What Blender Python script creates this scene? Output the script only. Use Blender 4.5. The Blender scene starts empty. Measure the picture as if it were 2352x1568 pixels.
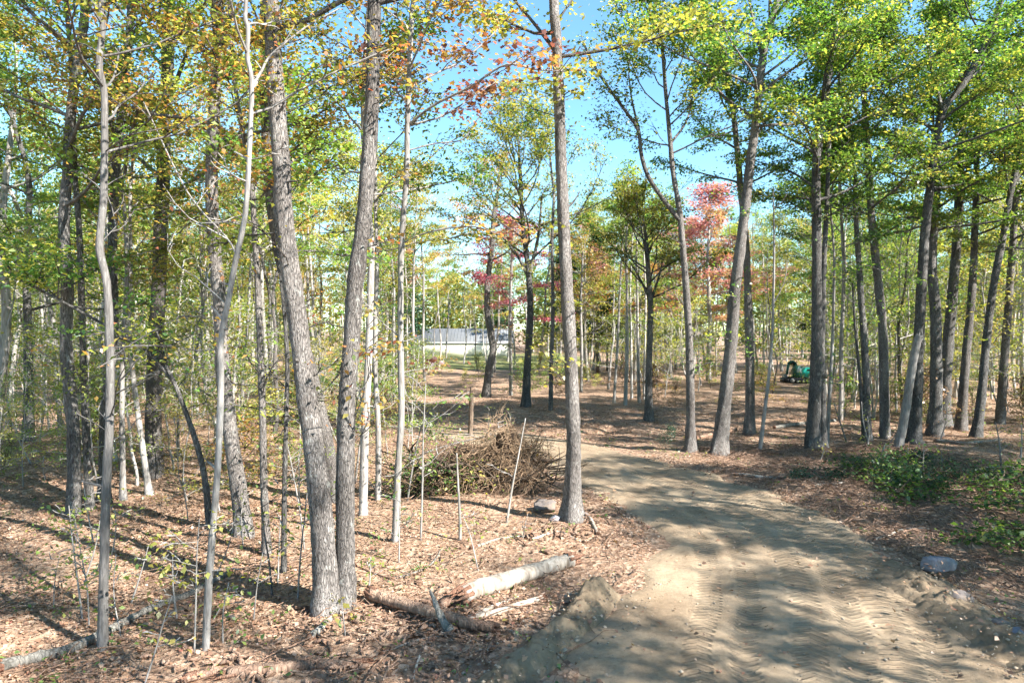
import bpy, math, random
import numpy as np
from mathutils import Vector, Matrix

# ------------------------------------------------------------------ camera, sky, sun, exposure
SC = bpy.context.scene
COL = SC.collection
R = math.radians
CAM_H = 4.5
F, CX, HV = 1589.0, 1176.0, 753.0            # focal length, centre column and horizon row of a 2352 px wide picture
cam = bpy.data.cameras.new('camera')
cam.sensor_width = 36.0
cam.lens = 36.0 * F / 2352.0
cam.shift_y = -(784.0 - HV) / 2352.0
cam.clip_end = 3000.0
camo = bpy.data.objects.new('camera', cam)
camo.location = (0, 0, CAM_H)
camo.rotation_euler = (R(90), 0, 0)
COL.objects.link(camo)
SC.camera = camo

SUN_EL = R(38.0)
SUN_AZ = R(122.0)                             # clockwise from the view direction: behind the camera, to the right
world = bpy.data.worlds.new('World')
SC.world = world
world.use_nodes = True
wn = world.node_tree
sky = wn.nodes.new('ShaderNodeTexSky')
sky.sky_type = 'NISHITA'
sky.sun_disc = False
sky.sun_elevation = SUN_EL
sky.sun_rotation = SUN_AZ
sky.air_density = 1.0
sky.dust_density = 0.0
sky.ozone_density = 2.5
wn.nodes['Background'].inputs['Strength'].default_value = 0.085
tint = wn.nodes.new('ShaderNodeMix'); tint.data_type = 'RGBA'; tint.blend_type = 'MULTIPLY'; tint.inputs[0].default_value = 1.0
tint.inputs[7].default_value = (0.80, 1.06, 1.08, 1)      # this camera's cyan rendering of a clear sky
wn.links.new(sky.outputs[0], tint.inputs[6])
wn.links.new(tint.outputs[2], wn.nodes['Background'].inputs['Color'])

sun = bpy.data.lights.new('sun', 'SUN')
sun.energy = 5.0
sun.angle = R(0.5)
sun.color = (1.0, 0.96, 0.90)
suno = bpy.data.objects.new('sun', sun)
sv = Vector((math.sin(SUN_AZ) * math.cos(SUN_EL), math.cos(SUN_AZ) * math.cos(SUN_EL), math.sin(SUN_EL)))
suno.rotation_euler = sv.to_track_quat('Z', 'Y').to_euler()
COL.objects.link(suno)

SC.view_settings.view_transform = 'Standard'
SC.view_settings.look = 'None'
SC.view_settings.gamma = 1.0
SC.view_settings.use_curve_mapping = False
SC.view_settings.exposure = 2.0
SC.render.engine = 'CYCLES'
SC.cycles.max_bounces = 4
SC.cycles.diffuse_bounces = 2
SC.cycles.use_adaptive_sampling = True
SC.cycles.adaptive_threshold = 0.03
SC.cycles.glossy_bounces = 2
SC.cycles.transmission_bounces = 3
SC.cycles.transparent_max_bounces = 4
SC.cycles.sample_clamp_indirect = 6.0

# ------------------------------------------------------------------ helpers
def vnoise(x, y, seed=0):
    x = np.asarray(x, float); y = np.asarray(y, float)
    xi = np.floor(x).astype(np.int64); yi = np.floor(y).astype(np.int64)
    xf = x - xi; yf = y - yi
    def h(a, b):
        n = (a * 374761393 + b * 668265263 + seed * 974634777) & 0x7fffffff
        n = ((n ^ (n >> 13)) * 1274126177) & 0x7fffffff
        n = n ^ (n >> 16)
        return (n & 0xffff) / 32767.5 - 1.0
    u = xf * xf * (3 - 2 * xf); v = yf * yf * (3 - 2 * yf)
    return (h(xi, yi) * (1 - u) + h(xi + 1, yi) * u) * (1 - v) + (h(xi, yi + 1) * (1 - u) + h(xi + 1, yi + 1) * u) * v

def fbm(x, y, seed=0, o=3):
    s = 0; a = 1.0
    for k in range(o):
        s = s + a * vnoise(np.asarray(x) * 2 ** k, np.asarray(y) * 2 ** k, seed + k); a *= 0.5
    return s

def spline(pts, n):
    p = np.asarray(pts, float)
    if len(p) == 2:
        t = np.linspace(0, 1, n)[:, None]
        return p[0] * (1 - t) + p[1] * t
    q = np.vstack([2 * p[0] - p[1], p, 2 * p[-1] - p[-2]])
    ts = np.linspace(0, len(p) - 1 - 1e-6, n)
    i = ts.astype(int); t = (ts - i)[:, None]
    a, b, c, d = q[i], q[i + 1], q[i + 2], q[i + 3]
    return 0.5 * (2 * b + (c - a) * t + (2 * a - 5 * b + 4 * c - d) * t ** 2 + (3 * b - a - 3 * c + d) * t ** 3)

def make_mesh(name, V, Q=None, T=None, smooth=True, uv=None):
    V = np.asarray(V, np.float32).reshape(-1, 3)
    Q = np.zeros((0, 4), np.int32) if Q is None else np.asarray(Q, np.int32).reshape(-1, 4)
    T = np.zeros((0, 3), np.int32) if T is None else np.asarray(T, np.int32).reshape(-1, 3)
    me = bpy.data.meshes.new(name)
    me.vertices.add(len(V)); me.vertices.foreach_set('co', V.ravel())
    loops = np.concatenate([Q.ravel(), T.ravel()])
    me.loops.add(len(loops)); me.loops.foreach_set('vertex_index', loops)
    st = np.concatenate([np.arange(len(Q)) * 4, len(Q) * 4 + np.arange(len(T)) * 3]).astype(np.int32)
    me.polygons.add(len(st)); me.polygons.foreach_set('loop_start', st)
    if uv is not None:
        l = me.uv_layers.new(name='UVMap')
        l.data.foreach_set('uv', np.asarray(uv, np.float32)[loops].ravel())
    if smooth:
        me.polygons.foreach_set('use_smooth', np.ones(len(st), bool))
    me.update(); me.validate()
    return me

class Acc:
    """collects tubes, boxes and lumps into one mesh"""
    def __init__(s): s.V = []; s.Q = []; s.T = []; s.n = 0
    def add(s, V, Q=None, T=None):
        V = np.asarray(V, float).reshape(-1, 3)
        if Q is not None and len(Q): s.Q.append(np.asarray(Q) + s.n)
        if T is not None and len(T): s.T.append(np.asarray(T) + s.n)
        s.V.append(V); s.n += len(V)
    def tube(s, P, rad, sides=6, mod=None, cap=False):
        P = np.asarray(P, float); n = len(P)
        rad = np.broadcast_to(np.asarray(rad, float), (n,))
        tg = np.gradient(P, axis=0); tg /= np.linalg.norm(tg, axis=1)[:, None] + 1e-9
        m = tg.mean(0)
        ref = np.array([1.0, 0, 0]) if abs(m[0]) < 0.75 * np.linalg.norm(m) + 1e-9 else np.array([0, 0, 1.0])
        U = np.cross(tg, ref); U /= np.linalg.norm(U, axis=1)[:, None] + 1e-9
        W = np.cross(tg, U)
        a = np.linspace(0, 2 * np.pi, sides, endpoint=False)
        rr = rad[:, None] * np.ones((1, sides))
        if mod is not None: rr = rr * mod
        V = P[:, None, :] + rr[:, :, None] * (np.cos(a)[None, :, None] * U[:, None, :] + np.sin(a)[None, :, None] * W[:, None, :])
        i = np.arange(n - 1)[:, None] * sides; j = np.arange(sides)[None, :]; k = (j + 1) % sides
        Q = np.stack([i + j, i + k, i + sides + k, i + sides + j], -1).reshape(-1, 4)
        T = None
        V = V.reshape(-1, 3)
        if cap:
            c0 = len(V); V = np.vstack([V, P[0], P[-1]])
            jj = np.arange(sides); kk = (jj + 1) % sides
            e = (n - 1) * sides
            T = np.vstack([np.stack([kk, jj, np.full(sides, c0)], 1), np.stack([e + jj, e + kk, np.full(sides, c0 + 1)], 1)])
        s.add(V, Q, T)
    def box(s, x0, x1, y0, y1, z0, z1):
        V = [(x, y, z) for z in (z0, z1) for y in (y0, y1) for x in (x0, x1)]
        s.add(V, [(0, 2, 3, 1), (4, 5, 7, 6), (0, 1, 5, 4), (2, 6, 7, 3), (0, 4, 6, 2), (1, 3, 7, 5)])
    def prism(s, poly, y0, y1):
        """poly in x,z extruded along y"""
        n = len(poly)
        V = [(p[0], y0, p[1]) for p in poly] + [(p[0], y1, p[1]) for p in poly]
        Q = [(i, (i + 1) % n, n + (i + 1) % n, n + i) for i in range(n)]
        V += [tuple(np.mean([(p[0], y0, p[1]) for p in poly], 0)), tuple(np.mean([(p[0], y1, p[1]) for p in poly], 0))]
        T = [((i + 1) % n, i, 2 * n) for i in range(n)] + [(n + i, n + (i + 1) % n, 2 * n + 1) for i in range(n)]
        s.add(V, Q, T)
    def mesh(s, name, smooth=True):
        V = np.vstack(s.V) if s.V else np.zeros((0, 3))
        return make_mesh(name, V, np.vstack(s.Q) if s.Q else None, np.vstack(s.T) if s.T else None, smooth)
    def build(s, name, mat, parent=None, smooth=True):
        return link(name, s.mesh(name, smooth), mat, parent)

def link(name, me, mat, parent=None):
    o = bpy.data.objects.new(name, me)
    if mat is not None and len(me.materials) == 0: me.materials.append(mat)
    COL.objects.link(o)
    if parent is not None: o.parent = parent
    return o

def empty(name, loc=(0, 0, 0)):
    o = bpy.data.objects.new(name, None); o.location = loc; o.empty_display_size = 0.2
    COL.objects.link(o)
    return o

def tag(o, label=None, cat=None, group=None, kind=None):
    if label: o['label'] = label
    if cat: o['category'] = cat
    if group: o['group'] = group
    if kind: o['kind'] = kind
    return o

def copy_tree(o, parent=None):
    c = o.copy(); COL.objects.link(c); c.parent = parent
    for ch in list(o.children): copy_tree(ch, c)
    return c

# ------------------------------------------------------------------ materials
def newmat(name):
    m = bpy.data.materials.new(name); m.use_nodes = True
    nt = m.node_tree; nt.nodes.clear()
    out = nt.nodes.new('ShaderNodeOutputMaterial')
    return m, nt, out

def N(nt, typ, **kw):
    n = nt.nodes.new('ShaderNode' + typ)
    for k, v in kw.items():
        if k.startswith('i_'): n.inputs[k[2:].replace('_', ' ')].default_value = v
        else: setattr(n, k, v)
    return n

def ramp(nt, fac, stops, interp='LINEAR'):
    r = nt.nodes.new('ShaderNodeValToRGB'); r.color_ramp.interpolation = interp
    el = r.color_ramp.elements
    while len(el) > 1: el.remove(el[-1])
    el[0].position = stops[0][0]; el[0].color = (*stops[0][1], 1)
    for p, c in stops[1:]:
        e = el.new(p); e.color = (*c, 1)
    nt.links.new(fac, r.inputs[0])
    return r

def mixc(nt, fac, a, b, mode='MIX'):
    n = nt.nodes.new('ShaderNodeMix'); n.data_type = 'RGBA'; n.blend_type = mode
    if isinstance(fac, (int, float)): n.inputs[0].default_value = fac
    else: nt.links.new(fac, n.inputs[0])
    for s, v in ((6, a), (7, b)):
        if isinstance(v, tuple): n.inputs[s].default_value = (*v, 1)
        else: nt.links.new(v, n.inputs[s])
    return n.outputs[2]

def math_(nt, op, a, b=None, c=None):
    n = nt.nodes.new('ShaderNodeMath'); n.operation = op
    for i, v in enumerate((a, b, c)):
        if v is None: continue
        if isinstance(v, (int, float)): n.inputs[i].default_value = v
        else: nt.links.new(v, n.inputs[i])
    return n.outputs[0]

def coords(nt, scale=(1, 1, 1), kind='Object'):
    t = nt.nodes.new('ShaderNodeTexCoord'); mp = nt.nodes.new('ShaderNodeMapping')
    mp.inputs['Scale'].default_value = scale
    nt.links.new(t.outputs[kind], mp.inputs[0])
    return mp.outputs[0]

def noise(nt, vec, scale, detail=3, rough=0.55, dist=0.0):
    n = N(nt, 'TexNoise'); n.inputs['Scale'].default_value = scale; n.inputs['Detail'].default_value = detail
    n.inputs['Roughness'].default_value = rough; n.inputs['Distortion'].default_value = dist
    if vec is not None: nt.links.new(vec, n.inputs['Vector'])
    return n.outputs['Fac']

def principled(nt, out, col, rough=0.9, bump=None, bstr=0.5, bdist=0.02, spec=0.3):
    b = N(nt, 'BsdfPrincipled')
    b.inputs['Roughness'].default_value = rough
    b.inputs['Specular IOR Level'].default_value = spec
    if isinstance(col, tuple): b.inputs['Base Color'].default_value = (*col, 1)
    else: nt.links.new(col, b.inputs['Base Color'])
    if bump is not None:
        bp = N(nt, 'Bump'); bp.inputs['Strength'].default_value = bstr; bp.inputs['Distance'].default_value = bdist
        nt.links.new(bump, bp.inputs['Height']); nt.links.new(bp.outputs[0], b.inputs['Normal'])
    nt.links.new(b.outputs[0], out.inputs[0])
    return b

def leaf_mat(name, stops, patch=None, patch_amt=0.3, trans=0.56, tint=(1.15, 1.2, 0.5)):
    """leaf colour differs from leaf to leaf (random per island), in drifts through the crown, and from tree to tree"""
    m, nt, out = newmat(name)
    g = N(nt, 'NewGeometry'); oi = N(nt, 'ObjectInfo')
    c = ramp(nt, g.outputs['Random Per Island'], stops, 'LINEAR').outputs[0]
    if patch:
        t = coords(nt)
        nz = noise(nt, t, 0.45, 2)
        mk = math_(nt, 'ADD', math_(nt, 'MULTIPLY', g.outputs['Random Per Island'], 0.25), nz)
        rr = ramp(nt, mk, [(0.74 - patch_amt * 0.55, (0, 0, 0)), (0.86 - patch_amt * 0.55, (1, 1, 1))]).outputs[0]
        pc = ramp(nt, g.outputs['Random Per Island'], patch).outputs[0]
        c = mixc(nt, rr, c, pc)
    hs = N(nt, 'HueSaturation'); hs.inputs['Saturation'].default_value = 0.88
    nt.links.new(math_(nt, 'ADD', math_(nt, 'MULTIPLY', oi.outputs['Random'], 0.03), 0.486), hs.inputs['Hue'])
    nt.links.new(math_(nt, 'ADD', math_(nt, 'MULTIPLY', oi.outputs['Random'], 0.4), 0.8), hs.inputs['Value'])
    nt.links.new(c, hs.inputs['Color'])
    d = N(nt, 'BsdfDiffuse'); tr = N(nt, 'BsdfTranslucent'); gl = N(nt, 'BsdfGlossy'); gl.inputs['Roughness'].default_value = 0.45
    nt.links.new(hs.outputs[0], d.inputs[0])
    nt.links.new(mixc(nt, 1.0, hs.outputs[0], tint, 'MULTIPLY'), tr.inputs[0])
    a = N(nt, 'MixShader'); a.inputs[0].default_value = trans
    nt.links.new(d.outputs[0], a.inputs[1]); nt.links.new(tr.outputs[0], a.inputs[2])
    b = N(nt, 'MixShader'); b.inputs[0].default_value = 0.05
    nt.links.new(a.outputs[0], b.inputs[1]); nt.links.new(gl.outputs[0], b.inputs[2])
    nt.links.new(b.outputs[0], out.inputs[0])
    return m

def bark_mat(name, dark, mid, light, furrow=1.0, sc=1.0, lichen=0.45, bstr=0.8):
    m, nt, out = newmat(name)
    oi = N(nt, 'ObjectInfo')
    v = coords(nt, (1, 1, 0.13))
    vv = coords(nt, (1, 1, 0.35))
    n1 = noise(nt, v, 26 * sc, 4, 0.6, 0.4)
    n2 = noise(nt, vv, 2.2, 3)
    vo = N(nt, 'TexVoronoi'); vo.feature = 'DISTANCE_TO_EDGE'; vo.inputs['Scale'].default_value = 22 * sc
    wob = N(nt, 'VectorMath'); wob.operation = 'ADD'
    nz = N(nt, 'TexNoise'); nz.inputs['Scale'].default_value = 9 * sc; nt.links.new(v, nz.inputs['Vector'])
    sc_ = N(nt, 'VectorMath'); sc_.operation = 'SCALE'; sc_.inputs['Scale'].default_value = 0.06
    nt.links.new(nz.outputs['Color'], sc_.inputs[0]); nt.links.new(v, wob.inputs[0]); nt.links.new(sc_.outputs[0], wob.inputs[1])
    nt.links.new(wob.outputs[0], vo.inputs['Vector'])
    fur = ramp(nt, vo.outputs['Distance'], [(0.0, (0, 0, 0)), (0.16, (1, 1, 1))]).outputs[0]
    base = ramp(nt, math_(nt, 'ADD', math_(nt, 'MULTIPLY', n1, 0.55), math_(nt, 'MULTIPLY', n2, 0.45)), [(0.36, dark), (0.5, mid), (0.64, light)]).outputs[0]
    c = mixc(nt, furrow * 0.55, base, mixc(nt, 1.0, base, fur, 'MULTIPLY'))
    lz = ramp(nt, noise(nt, coords(nt, (1, 1, 0.6)), 7.0, 4, 0.7), [(0.60, (0, 0, 0)), (0.68, (1, 1, 1))]).outputs[0]
    c = mixc(nt, math_(nt, 'MULTIPLY', lz, lichen), c, (0.46, 0.47, 0.43))
    hs = N(nt, 'HueSaturation'); nt.links.new(c, hs.inputs['Color'])
    nt.links.new(math_(nt, 'ADD', math_(nt, 'MULTIPLY', oi.outputs['Random'], 0.5), 0.75), hs.inputs['Value'])
    h = math_(nt, 'ADD', math_(nt, 'MULTIPLY', fur, furrow), math_(nt, 'MULTIPLY', n1, 0.8))
    principled(nt, out, hs.outputs[0], 0.92, h, bstr, 0.025, 0.2)
    return m

GREEN = [(0, (.055, .13, .022)), (.45, (.115, .235, .034)), (.85, (.19, .31, .042)), (1, (.28, .35, .05))]
DGREEN = [(0, (.02, .06, .016)), (.5, (.045, .11, .025)), (1, (.11, .18, .035))]
YGREEN = [(0, (.14, .20, .035)), (.35, (.32, .35, .06)), (.7, (.50, .46, .08)), (1, (.64, .50, .09))]
YELLOW = [(0, (.26, .28, .03)), (.4, (.48, .40, .045)), (.75, (.60, .44, .05)), (1, (.58, .30, .04))]
AMBER = [(0, (.38, .34, .05)), (.45, (.52, .34, .05)), (.8, (.55, .25, .05)), (1, (.50, .12, .04))]
ORANGE = [(0, (.30, .22, .03)), (.35, (.48, .22, .025)), (.7, (.50, .13, .02)), (1, (.40, .05, .025))]
RED = [(0, (.20, .02, .03)), (.4, (.42, .035, .045)), (.75, (.50, .08, .04)), (1, (.5, .2, .05))]
PINK = [(0, (.42, .14, .13)), (.4, (.58, .23, .20)), (.8, (.64, .34, .26)), (1, (.56, .42, .2))]
DEAD = [(0, (.10, .05, .025)), (.5, (.22, .11, .05)), (1, (.36, .2, .09))]
L = {
    'green': leaf_mat('leaf_green', GREEN, YGREEN, 0.12),
    'dgreen': leaf_mat('leaf_dark_green', DGREEN, GREEN, 0.3),
    'ygreen': leaf_mat('leaf_yellow_green', YGREEN, GREEN, 0.35),
    'olive': leaf_mat('leaf_olive', GREEN, [(0, (.20, .24, .03)), (.6, (.36, .34, .05)), (1, (.48, .38, .06))], 0.38),
    'gold': leaf_mat('leaf_gold', YELLOW, YGREEN, 0.4),
    'mixed': leaf_mat('leaf_mixed', YGREEN, AMBER, 0.32),
    'orange': leaf_mat('leaf_orange', AMBER, ORANGE, 0.3),
    'red': leaf_mat('leaf_red', PINK, YGREEN, 0.45, tint=(1.2, 1.0, .75)),
    'crimson': leaf_mat('leaf_crimson', [(0, (.34, .03, .07)), (.6, (.58, .09, .15)), (1, (.6, .22, .18))], [(0, (.20, .24, .04)), (1, (.5, .36, .08))], .1, tint=(1.25, .95, .9)),
    'pink': leaf_mat('leaf_pink', PINK, [(0, (.4, .36, .08)), (1, (.55, .38, .12))], 0.2, tint=(1.25, .95, .95)),
    'purple': leaf_mat('leaf_purple', [(0, (.07, .04, .04)), (.4, (.20, .06, .06)), (.7, (.42, .14, .05)), (1, (.40, .28, .05))], YELLOW, 0.3, tint=(1.25, 1.0, .7)),
    'needle': leaf_mat('needle_green', [(0, (.012, .05, .02)), (1, (.04, .10, .035))], None, trans=0.2),
    'dead': leaf_mat('leaf_dead', DEAD, None, trans=0.2),
}
B = {
    'oak': bark_mat('bark_grey_furrowed', (.085, .074, .066), (.18, .16, .145), (.31, .282, .258), 1.0, 2.3),
    'oakd': bark_mat('bark_dark_furrowed', (.06, .056, .052), (.14, .13, .12), (.25, .235, .22), 1.0, 2.0),
    'smooth': bark_mat('bark_smooth_pale', (.14, .125, .11), (.26, .24, .22), (.38, .36, .335), 0.25, 1.0, 0.3, 0.35),
    'brown': bark_mat('bark_brown', (.06, .042, .03), (.15, .11, .08), (.25, .19, .145), 0.7, 1.1, 0.15),
    'grey': bark_mat('bark_smooth_grey', (.085, .078, .072), (.155, .143, .133), (.24, .225, .21), 0.35, 1.2, 0.35, 0.4),
    'pale': bark_mat('bark_far_sunlit_pale', (.19, .17, .15), (.32, .295, .265), (.45, .42, .385), 0.4, 0.5, 0.2, 0.5),  # sunlight put into the bark colour: lightened all round so distant trunks look lit
}

# ------------------------------------------------------------------ terrain
ROAD = np.array([(3.4, -60), (3.4, -20), (3.4, 2), (3.55, 6), (3.75, 8.8), (4.55, 11), (5.15, 13.5), (5.25, 16), (4.55, 19), (3.35, 22), (2.2, 24.6), (0.2, 27.2), (-2.2, 29.6), (-4.5, 31.5)], float)
RHW = np.array([2.7, 2.7, 2.7, 2.8, 2.95, 2.75, 2.35, 2.2, 2.25, 2.0, 1.9, 1.75, 1.5, .9])
_rc = spline(np.column_stack([ROAD, RHW]), 420)
def road_coord(x, y):
    """signed distance from the road's centre line, half width there and length along it"""
    x = np.atleast_1d(np.asarray(x, float)); y = np.atleast_1d(np.asarray(y, float))
    d = np.full(x.shape, 99.0); hw = np.full(x.shape, 2.0)
    near = (x > -9) & (x < 14) & (y < 36) & (y > -62)
    if near.any():
        xx, yy = x[near], y[near]
        dd = np.empty(len(xx)); ii = np.empty(len(xx), int)
        for s in range(0, len(xx), 20000):
            e = (xx[s:s + 20000, None] - _rc[None, :, 0]) ** 2 + (yy[s:s + 20000, None] - _rc[None, :, 1]) ** 2
            ii[s:s + 20000] = e.argmin(1); dd[s:s + 20000] = np.sqrt(e.min(1))
        d[near] = dd; hw[near] = _rc[ii, 2]
    return d, hw

def terrain(x, y):
    x = np.atleast_1d(np.asarray(x, float)); y = np.atleast_1d(np.asarray(y, float))
    d, hw = road_coord(x, y)
    off = np.clip((d - hw) / 1.2, 0, 1)
    z = 0.16 * fbm(x * 0.16, y * 0.16, 3, 2) + 0.05 * fbm(x * 0.9, y * 0.9, 7, 3) * np.clip((80 - y) / 40, 0, 1)
    rough = np.exp(-((x - 10.5) / 4.5) ** 2 - ((y - 17) / 7) ** 2) + np.exp(-((x - 2.0) / 4) ** 2 - ((y - 32) / 4) ** 2)
    z = z + rough * (0.10 * fbm(x * 1.6, y * 1.6, 11, 2))
    z = z * (0.12 + 0.88 * off)
    z = z - 0.28 * np.exp(-((x - 9.3) / 1.0) ** 2 - ((y - 10.5) / 2.2) ** 2)
    return z
def tz(x, y): return float(terrain(x, y)[0])
def gpt(u, v):
    d = CAM_H * F / (v - HV); x = (u - CX) / F * d
    for _ in range(4):
        d = (CAM_H - tz(x, d)) * F / (v - HV); x = (u - CX) / F * d
    return np.array([x, d, tz(x, d)])
def at(u, v, d): return np.array([(u - CX) / F * d, d, CAM_H - (v - HV) / F * d])

def axis_lines(a0, a1, fine0, fine1, st, grow):
    mid = list(np.arange(fine0, fine1, st)); s = st; lo = []; x = fine0
    while x > a0:
        s *= grow; x -= s; lo.append(x)
    s = st; hi = []; x = mid[-1]
    while x < a1:
        s *= grow; x += s; hi.append(x)
    return np.array(lo[::-1] + mid + hi)
gx = axis_lines(-700, 700, -15, 17, 0.13, 1.09)
gy = axis_lines(-150, 900, 7, 36, 0.14, 1.07)
GX, GY = np.meshgrid(gx, gy)
GZ = terrain(GX.ravel(), GY.ravel())
nx_, ny_ = len(gx), len(gy)
ii = (np.arange(ny_ - 1)[:, None] * nx_ + np.arange(nx_ - 1)[None, :]).ravel()
m, nt, out = newmat('leaf_litter_ground')
v = coords(nt)
n1 = noise(nt, v, 0.5, 4); n2 = noise(nt, v, 9.0, 5, 0.7); n3 = noise(nt, v, 28.0, 3, 0.7)
vo = N(nt, 'TexVoronoi'); vo.inputs['Scale'].default_value = 11.0; nt.links.new(v, vo.inputs['Vector'])
c1 = ramp(nt, n2, [(.28, (.11, .066, .045)), (.5, (.28, .175, .118)), (.72, (.46, .33, .24))]).outputs[0]
sep = N(nt, 'SeparateColor'); nt.links.new(vo.outputs['Color'], sep.inputs[0])
c2 = ramp(nt, sep.outputs[0], [(0, (.13, .08, .055)), (.4, (.28, .175, .11)), (.7, (.39, .27, .18)), (1, (.50, .38, .28))]).outputs[0]
c = mixc(nt, 0.55, c1, c2)
c = mixc(nt, ramp(nt, n1, [(.5, (0, 0, 0)), (.75, (1, 1, 1))]).outputs[0], c, mixc(nt, .4, c, (.14, .10, .065)))
principled(nt, out, c, 0.95, math_(nt, 'ADD', n2, math_(nt, 'ADD', n3, vo.outputs['Distance'])), 0.9, 0.04, 0.15)
GROUND_MAT = m
ground = link('ground', make_mesh('ground', np.column_stack([GX.ravel(), GY.ravel(), GZ]), np.stack([ii, ii + 1, ii + nx_ + 1, ii + nx_], 1)), GROUND_MAT)
tag(ground, kind='structure')

# dirt road
def soil_mat(name, tread=True, k=1.0):
    m, nt, out = newmat(name)
    v = coords(nt)
    n1 = noise(nt, v, 0.7, 4, 0.6, 0.5); n2 = noise(nt, v, 14.0, 5, 0.7); n3 = noise(nt, v, 60.0, 3, 0.7)
    c = ramp(nt, n1, [(.3, (.24 * k, .175 * k, .115 * k)), (.5, (.32 * k, .242 * k, .163 * k)), (.72, (.40 * k, .31 * k, .213 * k))]).outputs[0]
    c = mixc(nt, 0.5, c, mixc(nt, 1.0, c, ramp(nt, n2, [(.3, (.5, .48, .45)), (.6, (1.05, 1.03, 1.0))]).outputs[0], 'MULTIPLY'))
    vo = N(nt, 'TexVoronoi'); vo.inputs['Scale'].default_value = 34.0; nt.links.new(v, vo.inputs['Vector'])
    st = ramp(nt, vo.outputs['Distance'], [(.10, (1, 1, 1)), (.2, (0, 0, 0))]).outputs[0]
    h = math_(nt, 'ADD', math_(nt, 'MULTIPLY', n2, .35), math_(nt, 'ADD', math_(nt, 'MULTIPLY', n3, .35), math_(nt, 'MULTIPLY', st, .25)))
    if tread:
        uv = N(nt, 'UVMap'); sx = N(nt, 'SeparateXYZ'); nt.links.new(uv.outputs[0], sx.inputs[0])
        wob = math_(nt, 'MULTIPLY', math_(nt, 'SUBTRACT', noise(nt, v, 0.35, 1), .5), .18)
        X = math_(nt, 'ADD', sx.outputs[0], wob); Y = sx.outputs[1]
        tot = None
        for x0, w, per, sk in ((-1.35, .21, .135, .5), (-.72, .2, .11, -.5), (.15, .24, .16, .7), (.74, .22, .12, -.6), (1.25, .25, .17, .5), (1.72, .2, .13, -.5)):
            dx = math_(nt, 'SUBTRACT', X, x0)
            band = ramp(nt, math_(nt, 'DIVIDE', math_(nt, 'ABSOLUTE', dx), w), [(.75, (1, 1, 1)), (1.0, (0, 0, 0))]).outputs[0]
            ph = math_(nt, 'MULTIPLY', math_(nt, 'ADD', Y, math_(nt, 'MULTIPLY', math_(nt, 'ABSOLUTE', dx), sk)), 6.2832 / per)
            lug = ramp(nt, math_(nt, 'MULTIPLY_ADD', math_(nt, 'SINE', ph), .5, .5), [(.45, (0, 0, 0)), (.7, (1, 1, 1))]).outputs[0]
            fade = ramp(nt, noise(nt, v, 0.8 + .1 * abs(x0), 2), [(.36, (0, 0, 0)), (.52, (1, 1, 1))]).outputs[0]
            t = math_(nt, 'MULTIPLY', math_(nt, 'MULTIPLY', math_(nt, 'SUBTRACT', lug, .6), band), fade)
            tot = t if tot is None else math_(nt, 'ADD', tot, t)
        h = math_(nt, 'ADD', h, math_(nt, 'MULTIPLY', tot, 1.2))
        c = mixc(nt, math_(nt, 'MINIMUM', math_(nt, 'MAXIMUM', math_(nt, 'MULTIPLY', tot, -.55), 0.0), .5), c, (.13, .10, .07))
    principled(nt, out, c, 0.95, h, 1.0, 0.035, 0.15)
    return m
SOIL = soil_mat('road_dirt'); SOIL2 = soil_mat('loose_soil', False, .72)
cl = spline(np.column_stack([ROAD, RHW]), 1500)
cl = cl[cl[:, 1] > -20]
tg = np.gradient(cl[:, :2], axis=0); tg /= np.linalg.norm(tg, axis=1)[:, None]
nr = np.column_stack([tg[:, 1], -tg[:, 0]])
sl = np.concatenate([[0], np.cumsum(np.linalg.norm(np.diff(cl[:, :2], axis=0), axis=1))])
keep = np.searchsorted(sl, np.arange(0, sl[-1], 0.1)); keep = np.unique(np.clip(keep, 0, len(cl) - 1))
cl, nr, sl = cl[keep], nr[keep], sl[keep]
us = np.linspace(-1.25, 1.25, 71)
PX = cl[:, 0:1] + nr[:, 0:1] * us[None] * cl[:, 2:3]; PY = cl[:, 1:2] + nr[:, 1:2] * us[None] * cl[:, 2:3]
UU = us[None] * cl[:, 2:3]; SS = sl[:, None] + 0 * UU
Z = terrain(PX.ravel(), PY.ravel()).reshape(PX.shape)
edge = np.abs(us)[None] + 0.13 * fbm(PX * .9, PY * .9, 21, 3)
endf = np.clip((sl[-1] - sl) / 4, 0, 1)[:, None]
dz = 0.05 - 0.55 * np.clip(edge - 0.90, 0, 1) - 0.12 * (1 - endf)
for x0, w, dep in ((-1.35, .24, .03), (-.72, .22, .02), (.15, .28, .035), (.74, .25, .03), (1.25, .28, .045), (1.72, .24, .03)):
    dep *= .55
    dz = dz - dep * np.exp(-((UU - x0 - .15 * fbm(SS * .15, 0 * SS, 5, 2)) / w) ** 4) + dep * .6 * np.exp(-((np.abs(UU - x0) - w * 1.25) / .07) ** 2)
dz = dz + 0.006 * fbm(PX * 4, PY * 4, 31, 2)
n_, k_ = PX.shape
ii = (np.arange(n_ - 1)[:, None] * k_ + np.arange(k_ - 1)[None]).ravel()
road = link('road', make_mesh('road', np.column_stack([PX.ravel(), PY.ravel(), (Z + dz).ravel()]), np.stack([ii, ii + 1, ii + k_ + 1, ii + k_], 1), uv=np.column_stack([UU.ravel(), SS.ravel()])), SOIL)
tag(road, kind='structure')

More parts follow.
